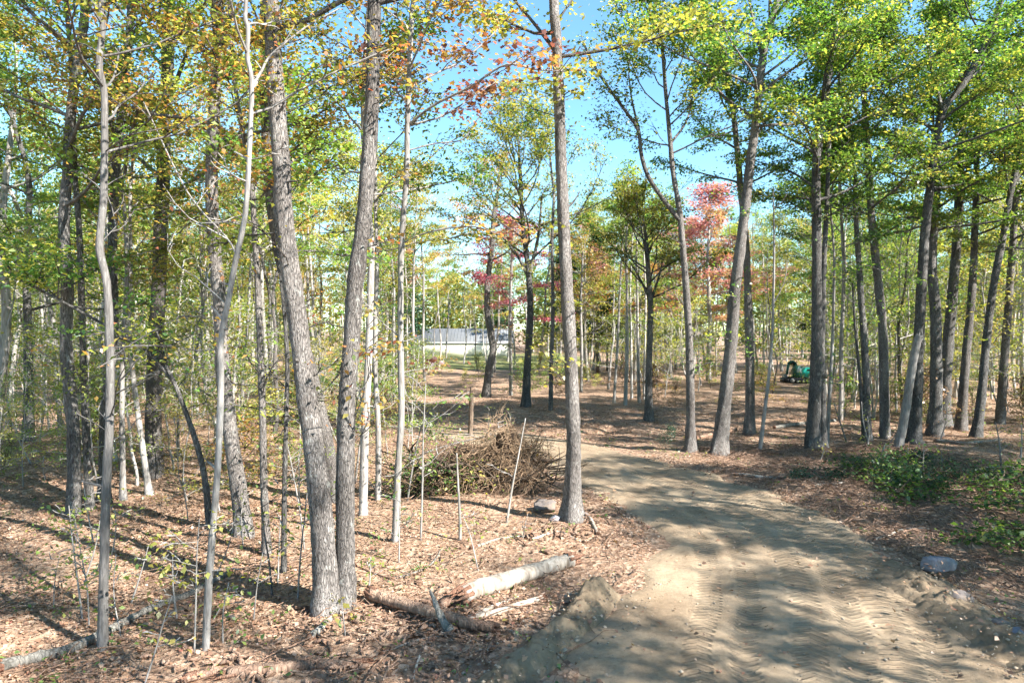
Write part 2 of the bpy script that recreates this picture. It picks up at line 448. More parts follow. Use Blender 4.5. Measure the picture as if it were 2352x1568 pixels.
def ridge(name, path, hw, h, label, seed, lump=0.3):
    P = spline(path, 200); T = np.gradient(P, axis=0)[:, :2]; T /= np.linalg.norm(T, axis=1)[:, None]
    Nn = np.column_stack([T[:, 1], -T[:, 0]]); s = np.linspace(-1, 1, 41)
    X = P[:, 0:1] + Nn[:, 0:1] * s * hw; Y = P[:, 1:2] + Nn[:, 1:2] * s * hw
    prof = np.clip(np.cos(s * np.pi / 2), 0, 1) ** 1.3
    end = np.clip(np.minimum(np.linspace(0, 1, 200), np.linspace(1, 0, 200)) * 7, 0, 1)[:, None]
    top = h * (1 + lump * 1.6 * fbm(X * 1.3, Y * 1.3, seed, 2)) * prof * end + (0.06 * fbm(X * 5, Y * 5, seed + 3, 2) + .03 * fbm(X * 14, Y * 14, seed + 5, 2)) * prof * end
    Z = terrain(X.ravel(), Y.ravel()).reshape(X.shape) + np.maximum(top, 0) - 0.05 * (1 - prof * end)
    a, b = X.shape; ii = (np.arange(a - 1)[:, None] * b + np.arange(b - 1)[None]).ravel()
    o = link(name, make_mesh(name, np.column_stack([X.ravel(), Y.ravel(), Z.ravel()]), np.stack([ii, ii + 1, ii + b + 1, ii + b], 1)), SOIL2)
    tag(o, label, 'soil bank')
    return P
BERM1 = ridge('soil_berm', [(-.7, 8.0), (-.1, 8.9), (.4, 9.6), (.85, 10.3), (1.35, 11.35), (1.6, 12.0)], .42, .28, 'lumpy bank of grey brown soil along the left road edge beside the logs', 4, .22)
BERM2 = ridge('soil_berm', [(6.95, 6.5), (6.95, 8.3), (6.95, 9.6), (6.95, 10.8), (7.05, 12.0), (7.1, 13.4)], .9, .13, 'rough gravelly soil bank along the right road edge beside the boulders', 9)

# lawn by the house
Pl = np.array([(-23, 76), (-14, 72), (-6, 73), (3, 78), (9, 86), (12, 100), (10, 122), (-8, 128), (-28, 122), (-32, 100), (-28, 84)], float)
A = Acc(); c0 = Pl.mean(0)
ring = spline(np.vstack([Pl, Pl[:1]]), 60)[:-1]
V = []; K = 9
for k in range(1, K + 1):
    q = c0 + (ring - c0) * k / K
    V.append(np.column_stack([q, terrain(q[:, 0], q[:, 1]) + (0.03 if k < K else -.02)]))
V = np.vstack([np.array([[c0[0], c0[1], tz(*c0) + .03]])] + V); nR = len(ring)
T = [(0, 1 + j, 1 + (j + 1) % nR) for j in range(nR)]
Q = [(1 + k * nR + j, 1 + (k + 1) * nR + j, 1 + (k + 1) * nR + (j + 1) % nR, 1 + k * nR + (j + 1) % nR) for k in range(K - 1) for j in range(nR)]
m, nt, out = newmat('lawn_grass'); v = coords(nt)
c = ramp(nt, noise(nt, v, 1.2, 5, .7), [(.3, (.09, .11, .035)), (.55, (.17, .17, .06)), (.75, (.28, .22, .10))]).outputs[0]
principled(nt, out, c, .95, noise(nt, v, 14, 3), .8, .06)
lawn = link('lawn', make_mesh('lawn', V, Q, T), m); tag(lawn, kind='structure')

# ------------------------------------------------------------------ foliage building blocks
STAR = np.array([(0, 0), (.16, .10), (.45, .05), (.36, .30), (.52, .58), (.24, .55), (0, 1.0), (-.24, .55), (-.52, .58), (-.36, .30), (-.45, .05), (-.16, .10)])
def leaves(P, size, rng, droop=-0.25, roll=0.45, shape='kite', width=0.62):
    n = len(P)
    ph = rng.uniform(0, 2 * np.pi, n); ta = rng.normal(droop, 0.36, n); ro = rng.normal(0, roll, n)
    a = np.column_stack([np.cos(ph) * np.cos(ta), np.sin(ph) * np.cos(ta), np.sin(ta)])
    h = np.column_stack([-np.sin(ph), np.cos(ph), 0 * ph]); nn = np.cross(a, h)
    b = h * np.cos(ro)[:, None] + nn * np.sin(ro)[:, None]; nn = np.cross(a, b)
    s = size * rng.uniform(.5, 1.35, n)
    if shape == 'kite':
        w = width * .5
        lo = np.array([(0, 0, 0), (w, .45, .12), (0, 1, -.08), (-w, .45, .12)])
    else:
        lo = np.column_stack([STAR, .12 * np.abs(STAR[:, 0]) - .06 * STAR[:, 1]])
    V = P[:, None] + s[:, None, None] * (lo[None, :, 0:1] * b[:, None] + lo[None, :, 1:2] * a[:, None] + lo[None, :, 2:3] * nn[:, None])
    k = len(lo)
    if k == 4: return V.reshape(-1, 3), np.arange(n * 4).reshape(n, 4), None
    T = np.array([(0, i, i + 1) for i in range(1, k - 1)])
    return V.reshape(-1, 3), None, (np.arange(n)[:, None, None] * k + T[None]).reshape(-1, 3)

def rot_about(v, ax, a):
    ax = ax / (np.linalg.norm(ax) + 1e-9)
    return v * math.cos(a) + np.cross(ax, v) * math.sin(a) + ax * (ax @ v) * (1 - math.cos(a))

def limb_path(p0, d0, length, rng, n=6, wob=0.18, lift=0.05):
    P = [np.array(p0, float)]; d = np.array(d0, float)
    for k in range(n):
        d = d + rng.normal(0, wob, 3) * np.array([1, 1, .7]) + np.array([0, 0, lift]); d /= np.linalg.norm(d)
        P.append(P[-1] + d * length / n)
    return np.array(P)

class Crown:
    def __init__(s, rng, leaf=.11, shape='kite', flat=.075, sig=.26, droop=-.25):
        s.rng = rng; s.A = Acc(); s.C = []; s.leaf = leaf; s.shape = shape; s.flat = flat; s.sig = sig; s.droop = droop
    def cluster(s, p, n, k=1.0):
        s.C.append(np.asarray(p) + s.rng.normal(0, 1, (n, 3)) * np.array([s.sig, s.sig, s.flat]) * k)
    def limb(s, P, r0, nsec=5, lper=22, sec=.45, start=.3, sides=5, tip=.012, bare=False):
        """a branch with side twigs and leaf sprays"""
        rng = s.rng; n = len(P)
        s.A.tube(P, np.linspace(r0, tip, n), sides)
        L_ = np.linalg.norm(np.diff(P, axis=0), axis=1).sum()
        for k in range(nsec):
            f = start + (1 - start) * (k + rng.uniform(.1, .9)) / nsec
            i = min(int(f * (n - 1)), n - 2); t = f * (n - 1) - i
            q = P[i] * (1 - t) + P[i + 1] * t
            d = P[i + 1] - P[i]; d /= np.linalg.norm(d)
            d = rot_about(d, np.array([0, 0, 1.0]), rng.choice([-1, 1]) * rng.uniform(.5, 1.1)); d[2] = d[2] * .6 + rng.normal(.05, .15)
            d /= np.linalg.norm(d)
            l2 = L_ * sec * rng.uniform(.55, 1.1) * (1.15 - .6 * f)
            T = limb_path(q, d, l2, rng, 4, .2, .03)
            s.A.tube(T, np.linspace(max(r0 * (1 - f) * .55, .014), .006, 5), 3)
            if bare: continue
            if l2 > .9:
                for w in (.45, .7):          # fine side twigs
                    j = int(w * 4); e = T[j + 1] - T[j]; e = rot_about(e / np.linalg.norm(e), np.array([0, 0, 1.0]), rng.choice([-1, 1]) * rng.uniform(.5, 1.0))
                    W = limb_path(T[j], e, l2 * .38, rng, 2, .15, 0); s.A.tube(W, [.009, .006, .004], 3); s.cluster(W[-1], max(1, int(lper * rng.uniform(.4, 1.0)))); s.cluster(W[1], max(1, int(lper * .4)))
            for w in (.35, .6, .85, 1.0):
                if rng.random() < .8:
                    j = min(int(w * 4), 3); tt = w * 4 - j
                    s.cluster(T[j] * (1 - tt) + T[j + 1] * tt, max(1, int(lper * rng.uniform(.3, 1.1))))
        if not bare: s.cluster(P[-1], lper)
    def finish(s, parent, bark, leafm):
        if s.A.n: s.A.build('branches', bark, parent)['kind'] = 'stuff'
        if s.C:
            P = np.vstack(s.C)
            V, Q, T = leaves(P, s.leaf, s.rng, s.droop, shape=s.shape)
            link('crown', make_mesh('crown', V, Q, T, smooth=False), leafm, parent)['kind'] = 'stuff'

def trunk_mesh(P, rad, sides, rng, flare=.6, knots=True):
    """P in local coordinates, z=0 at the ground"""
    n = len(P); a = np.linspace(0, 2 * np.pi, sides, endpoint=False)
    z = P[:, 2]
    ph = rng.uniform(0, 6.28, 4)
    lob = sum(np.cos(k * a + ph[k - 2]) * w for k, w in ((2, .3), (3, .5), (5, .35)))
    r0 = rad[0]
    fl = np.exp(-np.clip(z, 0, None) / (r0 * 2.3 + .09))
    mod = 1 + flare * fl[:, None] * (.75 + .45 * lob[None]) + .05 * np.sin(2 * a + ph[1])[None] * np.ones((n, 1))
    mod = mod + .035 * rng.normal(0, 1, (n, sides))
    A = Acc(); A.tube(P, rad, sides, mod, cap=True)
    return A

def pix_path(path, d, lean=0.0):
    """picture columns and rows at a tree's own distance, as points in the scene"""
    out = [at(u, v, d) for u, v in path]
    z0 = out[0][2]
    for p in out: p[1] += lean * (p[2] - z0); p[0] *= p[1] / d; p[2] = CAM_H + (p[2] - CAM_H) * p[1] / d
    return np.array(out)

def near_tree(label, path, w0, w1, bark='oak', leaf='ygreen', top=17.0, z0=7.0, blen=3.6, nb=16, lper=22, seed=0, lsize=.12, name='broadleaf_tree',
              flare=.8, sides=14, limbs=(), dead=False, lean=0.0, shape='kite', d=None, w1v=None, elev=(10, 60), base=None, cat='tree', side=None):
    rng = np.random.default_rng(seed + 1000)
    g = gpt(*path[0]) if base is None else np.array([(base[0]), base[1], tz(*base)])
    d = g[1]
    P = pix_path(path, d, lean); P = P - np.array([g[0], g[1], 0]); P[:, 2] -= g[2]; P[0] = (0, 0, 0)
    ztop_vis = P[-1, 2]
    r_a = .5 * w0 / F * d; r_b = .5 * w1 / F * d
    pts = [np.array([P[0, 0] - (P[1, 0] - P[0, 0]) / max(P[1, 2], .1) * .25, 0, -.25])] + list(P)
    rz = [(-.25, r_a), (0, r_a), (ztop_vis, r_b)]
    if not dead and top > ztop_vis + .5:
        dv = P[-1] - P[-2]; dv /= np.linalg.norm(dv); k = max(2, int((top - ztop_vis) / 1.5))
        p = P[-1]
        for i in range(k):
            dv = dv + rng.normal(0, .07, 3) + np.array([0, 0, .06]); dv /= np.linalg.norm(dv)
            p = p + dv * (top - ztop_vis) / k; pts.append(p)
        rz.append((pts[-1][2], .03))
    S = spline(pts, max(26, int(len(pts) * 6)))
    rz = np.array(rz); rad = np.interp(S[:, 2], rz[:, 0], rz[:, 1])
    rad = rad * (1 + .03 * rng.normal(0, 1, len(rad)))
    root = empty(name, g)
    tag(root, label, cat)
    A = trunk_mesh(S, rad, sides, rng, flare)
    if dead:     # splintered top
        p = S[-1]; r = rad[-1]
        for k in range(7):
            a = rng.uniform(0, 6.28); q = p + np.array([math.cos(a), math.sin(a), 0]) * r * .6
            A.tube([q - np.array([0, 0, .1]), q + np.array([0, 0, rng.uniform(.05, .35)]) * (1 + r)], [r * .35, .004], 4)
    A.build('trunk', B[bark], root)
    C = Crown(rng, lsize, shape); lper = int(lper * 1.3)
    if not dead:
        zs = S[:, 2]; H = zs[-1]
        for i in range(nb):
            f = (i + rng.uniform(.1, .9)) / nb
            z = z0 + (H - z0) * f ** .9 * .97
            j = np.searchsorted(zs, z); j = min(max(j, 1), len(S) - 1)
            p = S[j]; az = i * 2.4 + rng.uniform(-.6, .6)
            if side is not None and rng.random() < .6: az = side + rng.normal(0, .5)
            el = R(elev[0] + (elev[1] - elev[0]) * f + rng.uniform(-14, 14))
            d0 = np.array([math.cos(az) * math.cos(el), math.sin(az) * math.cos(el), math.sin(el)])
            ln = blen * (1.1 - .62 * f) * rng.uniform(.7, 1.25)
            C.limb(limb_path(p, d0, ln, rng, 7, .13, .04), max(rad[j] * .42, .02), 6, lper)
        zlo = min(2.2, z0 * .4)
        for i in range(int(5 + (z0 - zlo) * .9)):
            z = rng.uniform(zlo, z0 + .5); j = min(max(np.searchsorted(zs, z), 1), len(S) - 1); az = rng.uniform(0, 6.28); el = R(rng.uniform(-5, 45))
            d0 = np.array([math.cos(az) * math.cos(el), math.sin(az) * math.cos(el), math.sin(el)])
            kind = rng.random()
            if kind < .35: C.A.tube(limb_path(S[j], d0, rad[j] + rng.uniform(.06, .3), rng, 2, .1, 0), [.028, .02, .012], 5)
            else: C.limb(limb_path(S[j], d0, rng.uniform(.6, 2.0), rng, 5, .2, .02), rng.uniform(.008, .016), 4, 4 if kind > .55 else 1, .5, .2, 3, .004, bare=kind < .5)
    if True:
        for lb in limbs:          # (points in the picture, width at start, twigs, leaves per spray, depth drift)
            pp, w, nsec, lp, dr = lb
            q = np.array([at(u, v, d + dr * k / max(1, len(pp) - 1)) for k, (u, v) in enumerate(pp)]) - g
            q = spline(q, len(pp) * 4)
            lm = Acc(); rr = .5 * w / F * d
            if w > 8:
                lm.tube(q, np.linspace(rr, rr * .4, len(q)), 8); lm.build('limb', B[bark], root)
                C.limb(q[len(q) // 3:], .03, nsec, lp, .35, .1)
            else:
                C.limb(q, rr, nsec, lp, .4, .25, bare=(lp == 0))
    C.finish(root, B[bark], L[leaf] if leaf else None)
    return root

# ------------------------------------------------------------------ the trees one can tell apart
NT = near_tree
NT('slim grey leaf tree at the left, nearest the long fallen log', [(235, 1490), (238, 1350), (243, 1150), (252, 950), (252, 784), (245, 650), (229, 570), (237, 470), (240, 350), (239, 210), (228, 150), (237, 50), (231, 0)], 21, 13, 'grey', 'mixed', 13, 6.6, 2.6, 12, 16, 1, .085, flare=.25,
   limbs=[([(240, 205), (262, 175), (275, 110)], 6, 3, 12, .5), ([(237, 60), (205, 10), (180, -30)], 6, 3, 14, -.5)])
NT('pale slender tree with a double bend, front of the left wood', [(473, 1490), (482, 1300), (500, 1080), (507, 900), (508, 784), (528, 670), (541, 600), (562, 500), (570, 400), (578, 200), (568, 130), (570, 70), (563, 40), (565, 0)], 18, 10, 'smooth', 'mixed', 12, 7.0, 2.4, 10, 14, 2, .085, flare=.15,
   limbs=[([(580, 195), (600, 165), (622, 128), (700, 65), (780, 20)], 8, 5, 10, .6), ([(545, 590), (520, 545), (430, 440), (330, 235)], 5, 4, 12, 2.0)])
NT('left leaning stem of the big twin trunk beside the logs', [(747, 1404), (744, 1275), (728, 1087), (703, 900), (690, 784), (665, 600), (650, 470), (648, 400), (637, 250), (627, 100), (622, 0)], 49, 33, 'oak', 'mixed', 18, 9.2, 4, 14, 16, 3, .10, flare=.85, sides=28)
NT('right straight stem of the big twin trunk beside the logs', [(794, 1392), (793, 1275), (793, 1087), (798, 900), (808, 784), (816, 650), (836, 500), (844, 400), (854, 250), (858, 100), (860, 0)], 45, 31, 'oak', 'orange', 18, 9.6, 4, 14, 16, 4, .11, flare=.25, sides=28)
NT('thick grey trunk with flared foot left of the twin trunk', [(562, 1228), (548, 1120), (527, 980), (512, 850), (505, 700), (495, 600), (488, 500), (486, 400), (490, 300), (495, 200), (508, 100), (500, 0)], 36, 24, 'oak', 'mixed', 18, 8, 4, 18, 22, 5, .11, flare=.7, sides=22,
   limbs=[([(508, 95), (525, 50), (532, 0)], 13, 3, 16, .3), ([(490, 480), (450, 500), (405, 540)], 5, 3, 10, 1)])
NT('stout dark trunk with grey patches deep in the left wood', [(355, 1092), (352, 950), (356, 820), (358, 784), (367, 600), (370, 500), (375, 400), (377, 300), (383, 200), (390, 0)], 36, 26, 'oak', 'mixed', 19, 8, 4.5, 20, 17, 6, .12, flare=.5, sides=20)
NT('tall dark trunk at far left beside its thinner neighbour', [(170, 1182), (169, 1000), (160, 900), (152, 784), (155, 650), (148, 560), (148, 480), (155, 400), (160, 300), (170, 200), (188, 90), (195, 0)], 30, 19, 'oakd', 'ygreen', 18, 7, 4, 20, 17, 7, .12, flare=.35)
NT('thinner dark trunk close beside the tall far left trunk', [(207, 1168), (196, 960), (190, 784), (185, 600), (180, 500), (172, 400), (168, 250), (160, 100)], 18, 10, 'oakd', 'olive', 16, 8, 3, 14, 22, 8, .12)
NT('dark straight trunk hidden behind the slim grey tree', [(240, 1152), (242, 950), (260, 784), (258, 600), (262, 450), (270, 350), (285, 200), (300, 50), (303, 0)], 24, 17, 'oakd', 'mixed', 18, 7.5, 4, 18, 17, 9, .12)
NT('thin upright stem between the slim grey tree and stout trunk', [(283, 1148), (280, 950), (282, 800), (291, 650), (287, 500)], 13, 8, 'smooth', 'ygreen', 11, 6, 2.4, 12, 18, 10, .12)
NT('thin stem leaning left beside the stout dark trunk', [(343, 1136), (325, 1010), (308, 880), (296, 760), (300, 600)], 13, 8, 'smooth', 'olive', 10, 5, 2.4, 12, 18, 11, .12)
NT('flare footed trunk at the far left edge of the wood', [(65, 1012), (66, 900), (64, 784), (62, 650), (66, 500)], 22, 15, 'oakd', 'green', 17, 5, 4.5, 20, 24, 12, .14, flare=.9)
NT('pale trunk slanting steeply to the left at picture edge', [(140, 1000), (128, 820), (118, 720), (85, 600), (58, 520), (20, 430), (-5, 395)], 12, 8, 'smooth', 'ygreen', 12, 6, 3, 12, 20, 13, .13, flare=.2)
NT('dark crooked stem bending far over to the left', [(482, 1212), (472, 1110), (455, 1030), (428, 950), (405, 890), (385, 850), (340, 805), (290, 770), (230, 740)], 17, 6, 'oakd', 'green', 6.8, 5.0, 1.6, 8, 12, 14, .12, flare=.2,
   limbs=[([(400, 880), (380, 855), (330, 800), (250, 770), (180, 765)], 7, 6, 16, -.8), ([(388, 856), (370, 790), (350, 740)], 4, 4, 12, .3)])
NT('dark stem just left of the twin trunk, second from it', [(613, 1272), (606, 1100), (603, 950), (597, 784), (592, 650), (585, 540), (575, 400)], 19, 12, 'oak', 'mixed', 13, 7, 2.8, 12, 18, 15, .11, flare=.7)
NT('thin blackish stem next left of the twin trunk', [(652, 1312), (653, 1150), (657, 960), (660, 850), (655, 740)], 13, 9, 'oakd', 'ygreen', 9, 5.6, 1.8, 10, 12, 16, .11, flare=.2)
NT('grey trunk slanting behind the big twin trunk', [(772, 1150), (752, 1020), (733, 930), (715, 850), (668, 680), (640, 580), (620, 450), (610, 300), (606, 150)], 30, 18, 'oak', 'mixed', 17, 8.5, 3.8, 16, 18, 17, .12)
NT('sunlit white barked trunk just right of the twin trunk', [(834, 1182), (838, 1000), (845, 850), (850, 700), (852, 560), (840, 400), (835, 250)], 19, 12, 'smooth', 'green', 15, 7.5, 3, 14, 20, 18, .12, flare=.2)
NT('thinner pale trunk third right of the twin trunk', [(868, 1148), (869, 1000), (862, 850), (862, 750), (866, 600)], 14, 9, 'smooth', 'olive', 12, 6.5, 2.6, 12, 18, 19, .12, flare=.2)
NT('straight slender white trunk with wide purple and orange sprays', [(908, 1242), (914, 1080), (922, 950), (920, 784), (921, 600), (926, 500), (934, 400), (936, 280), (944, 75), (950, 0)], 17, 11, 'smooth', 'purple', 14.5, 8.6, 3, 12, 14, 20, .105, flare=.2, shape='star',
   limbs=[([(940, 285), (1000, 240), (1080, 200), (1160, 150), (1230, 160), (1300, 165)], 7, 9, 10, -1.5), ([(943, 200), (1000, 170), (1060, 140), (1110, 100), (1150, 60)], 6, 8, 9, 1.0), ([(941, 345), (1000, 330), (1060, 322), (1085, 290), (1107, 262)], 4, 3, 0, 0),
          ([(938, 240), (900, 200), (860, 160), (800, 110), (740, 80)], 5, 6, 10, 1.5), ([(921, 560), (980, 535), (1080, 520), (1150, 540)], 4, 5, 10, -1.5)])
NT('tall lone trunk beside the road bend with yellow top sprays', [(1315, 1192), (1317, 1080), (1317, 980), (1309, 784), (1301, 650), (1292, 450), (1288, 350), (1285, 250), (1279, 100), (1272, 0)], 35, 23, 'oak', 'gold', 18, 10.3, 3.4, 13, 16, 21, .11, flare=1.1, sides=28, shape='star',
   limbs=[([(1277, 120), (1255, 90), (1215, 40), (1180, 0)], 12, 3, 8, .5), ([(1272, 60), (1300, 20), (1320, -10)], 8, 3, 10, .5), ([(1300, 480), (1318, 462), (1332, 440)], 7, 1, 0, .2),
          ([(1283, 170), (1300, 160), (1330, 165)], 4, 4, 12, -.8), ([(1284, 200), (1262, 185), (1230, 190)], 3, 3, 10, -.6), ([(1286, 240), (1300, 215), (1325, 205)], 3, 3, 10, -.6)])
NT('broken grey pole standing behind the brush pile', [(1080, 1002), (1082, 950), (1083, 906)], 12, 11, 'brown', None, dead=True, flare=.1, name='dead_snag', cat='dead tree')
NT('curving trunk in the clearing right of the pale house', [(1117, 912), (1122, 850), (1132, 800), (1120, 720), (1120, 650), (1130, 570), (1134, 500)], 17, 11, 'oak', 'orange', 15, 8.5, 3.6, 14, 14, 23, .14, flare=.7,
   limbs=[([(1128, 820), (1145, 795), (1158, 765)], 4, 3, 0, 0)])
NT('round crowned tree alone in the clearing, centre of picture', [(1208, 935), (1211, 850), (1218, 720), (1215, 640), (1210, 590), (1200, 500), (1195, 400)], 19, 9, 'oakd', 'olive', 15.0, 7.6, 6.0, 26, 18, 24, .15, flare=.7, elev=(20, 75),
   limbs=[([(1216, 640), (1190, 590), (1155, 545)], 9, 5, 14, 0), ([(1215, 630), (1235, 550), (1245, 450)], 10, 6, 20, 0)])
NT('thin dark straight trunk left of the lone roadside trunk', [(1265, 942), (1266, 850), (1270, 700), (1268, 560), (1272, 450)], 10, 6, 'oakd', 'olive', 14, 9, 3, 10, 16, 25, .14, flare=.2)
NT('low crowned dark tree beyond the road, between bare poles', [(1490, 966), (1490, 860), (1493, 760), (1494, 690), (1490, 640), (1485, 560)], 17, 9, 'oakd', 'olive', 10.2, 5.8, 3.9, 20, 16, 26, .14, flare=.75, elev=(25, 70),
   limbs=[([(1494, 690), (1470, 640), (1440, 590)], 8, 4, 16, 0), ([(1496, 690), (1515, 630), (1530, 560)], 8, 4, 16, 0)])
NT('forked trunk right of the open sky, splitting like a slingshot', [(1586, 1036), (1586, 930), (1583, 784), (1575, 650), (1566, 540), (1560, 480), (1545, 390), (1540, 330), (1530, 225), (1522, 120)], 21, 7, 'oak', 'green', 16, 10.2, 3.8, 16, 24, 27, .13, flare=.8, elev=(20, 70),
   limbs=[([(1561, 505), (1544, 485), (1494, 415), (1474, 360), (1466, 300), (1440, 260), (1400, 205), (1370, 160), (1340, 100)], 12, 9, 22, 0), ([(1468, 300), (1450, 220), (1440, 120)], 7, 6, 20, .6), ([(1540, 330), (1580, 270), (1600, 160)], 7, 6, 20, .6)])
NT('large trunk leaning right beside the forked tree', [(1650, 1044), (1664, 930), (1678, 800), (1690, 650), (1703, 550), (1715, 450), (1723, 375), (1735, 290), (1750, 150), (1768, 60), (1788, 0)], 30, 14, 'oak', 'green', 18, 11.2, 4.4, 20, 26, 28, .13, flare=.85, sides=20,
   limbs=[([(1745, 215), (1790, 180), (1850, 140), (1930, 90), (2020, 50), (2090, 0)], 8, 9, 18, -1.0), ([(1738, 310), (1765, 270), (1800, 200)], 6, 5, 16, .5), ([(1753, 140), (1735, 70), (1720, 0)], 9, 5, 20, .4)])
NT('paler trunk right behind the large leaning trunk', [(1722, 1000), (1723, 900), (1721, 784), (1715, 600), (1708, 500), (1700, 420), (1694, 350), (1683, 250), (1672, 200), (1662, 120)], 22, 10, 'oak', 'green', 16, 10, 3.4, 16, 24, 29, .13, flare=.7, elev=(10, 60),
   limbs=[([(1688, 300), (1660, 310), (1625, 330), (1600, 345)], 4, 5, 16, -.4), ([(1683, 250), (1640, 200), (1600, 180)], 5, 5, 18, -.4)])
NT('thin bare pole left of the double dark trunk', [(1745, 1036), (1758, 930), (1772, 800), (1777, 650), (1778, 540), (1776, 450)], 9, 3, 'smooth', None, dead=True, flare=.2, name='dead_pole', cat='dead tree', limbs=[([(1777, 480), (1795, 465), (1808, 445)], 3, 2, 0, 0), ([(1775, 700), (1800, 650), (1810, 600)], 3, 2, 0, 0)])
NT('bigger left trunk of the double dark pair', [(1866, 1032), (1872, 900), (1876, 784), (1876, 600), (1874, 400), (1880, 330), (1890, 250), (1912, 120), (1925, 30)], 27, 12, 'oakd', 'green', 18, 8.6, 4.4, 24, 30, 31, .13, flare=.7, sides=18,
   limbs=[([(1880, 330), (1930, 280), (1990, 200), (2060, 130), (2130, 80)], 7, 8, 20, -.5), ([(1876, 480), (1840, 440), (1810, 420)], 4, 5, 20, 0)])
NT('thinner right trunk of the double dark pair', [(1891, 1030), (1889, 900), (1888, 784), (1893, 600), (1900, 450), (1905, 300)], 15, 8, 'oakd', 'green', 15, 8, 3, 14, 24, 32, .13, flare=.7)
NT('slim grey leaning stem just right of the double pair', [(1899, 1022), (1904, 930), (1912, 784), (1916, 600), (1908, 480)], 10, 4, 'smooth', 'dgreen', 11, 7, 2.2, 10, 18, 33, .13, flare=.2)
NT('dark trunk with a close twin stem, mid right wood', [(1992, 1012), (1990, 900), (1985, 784), (1975, 640), (1966, 500), (1962, 380)], 18, 10, 'oakd', 'green', 16, 7.5, 3.6, 18, 26, 34, .13, flare=.7, limbs=[([(1984, 1008), (1976, 880), (1965, 760), (1958, 650)], 10, 2, 8, 0)])
NT('straight grey trunk left of the pale dead snag', [(2033, 1006), (2031, 900), (2029, 784), (2022, 690), (2012, 600), (2002, 500), (1997, 400), (1990, 300), (1983, 200)], 22, 12, 'oak', 'green', 17, 8, 4, 20, 28, 35, .13, flare=.25, limbs=[([(1995, 390), (2040, 330), (2090, 290)], 5, 6, 18, -.4)])
NT('pale barkless dead snag leaning against dark trunk', [(2062, 1028), (2072, 985), (2082, 930), (2092, 860), (2103, 800), (2112, 770)], 19, 16, 'smooth', None, dead=True, flare=.15, name='dead_snag', cat='dead tree')
NT('dark trunk holding up the pale dead snag', [(2097, 1022), (2104, 930), (2110, 784), (2120, 600), (2128, 500), (2140, 400), (2150, 325), (2168, 250), (2208, 200), (2238, 150), (2268, 90), (2290, 30)], 26, 12, 'oakd', 'green', 18, 9.4, 4.4, 20, 28, 36, .13, flare=.75, sides=18,
   limbs=[([(2165, 255), (2150, 200), (2135, 140), (2125, 60)], 9, 6, 22, .4), ([(2145, 390), (2180, 370), (2230, 330), (2300, 280)], 5, 6, 20, -.4)])
NT('thick dark trunk third right of the pale dead snag', [(2146, 1002), (2150, 900), (2150, 784), (2148, 700), (2140, 600), (2150, 450), (2155, 300)], 27, 14, 'oakd', 'green', 17, 8, 4, 20, 28, 37, .14, flare=.7)
NT('thick dark trunk leaning right, centre of right cluster', [(2166, 978), (2172, 860), (2178, 784), (2190, 650), (2198, 550), (2203, 450), (2208, 350), (2214, 200)], 26, 13, 'oakd', 'green', 17, 9, 4, 20, 28, 38, .14, flare=.8, limbs=[([(2205, 430), (2250, 330), (2330, 250), (2390, 200)], 6, 7, 20, 0)])
NT('grey trunk behind the cluster, sunlit on its right side', [(2206, 988), (2214, 880), (2222, 784), (2234, 650), (2240, 500), (2244, 350)], 20, 11, 'oak', 'green', 17, 8, 4, 18, 28, 39, .14, flare=.7)
NT('dark trunk leaning right near right picture edge', [(2242, 1004), (2252, 930), (2266, 784), (2283, 650), (2303, 550), (2320, 450), (2342, 360), (2365, 280)], 19, 11, 'oakd', 'green', 17, 8.5, 4, 18, 28, 40, .14, flare=.7)
NT('rightmost leaning trunk standing in yellow undergrowth', [(2296, 972), (2303, 880), (2310, 784), (2320, 650), (2330, 500), (2338, 350)], 18, 11, 'oak', 'olive', 17, 7, 4, 18, 28, 41, .14, flare=.4)
NT('bright crimson leaved slim tree in the clearing centre', [(1173, 908), (1173, 800), (1172, 700), (1176, 600), (1180, 520)], 8, 5, 'smooth', 'crimson', 11.8, 5.2, 3.6, 18, 14, 42, .17, flare=.2, elev=(-5, 40))
NT('slim straight trunk with thin red sprays before the dark pines', [(1335, 900), (1336, 800), (1334, 700), (1338, 600)], 7, 5, 'smooth', 'red', 11.5, 6, 3.0, 12, 10, 43, .17, flare=.2, elev=(-5, 40))
for k, (pth, w, lb) in enumerate((([(1410, 925), (1418, 800), (1424, 660), (1430, 560)], 7, 'leftmost leaning white stem of the pale clump beyond the road'),
                              ([(1436, 930), (1440, 800), (1440, 660), (1438, 560)], 9, 'thickest white stem of the pale clump beyond the road'),
                              ([(1451, 915), (1450, 800), (1447, 680), (1452, 560)], 6, 'white stem left of middle in the pale clump beyond the road'),
                              ([(1468, 925), (1465, 800), (1464, 680), (1462, 580)], 8, 'white stem just left of the low crowned dark tree'),
                              ([(1479, 918), (1481, 800), (1483, 680), (1478, 570)], 6, 'rightmost thin white stem of the pale clump beyond the road'))):
    NT(lb, pth, w, w * .6, 'pale', 'ygreen', 13, 8.5, 2.4, 8, 12, 60 + k, .16, flare=.15, sides=8)

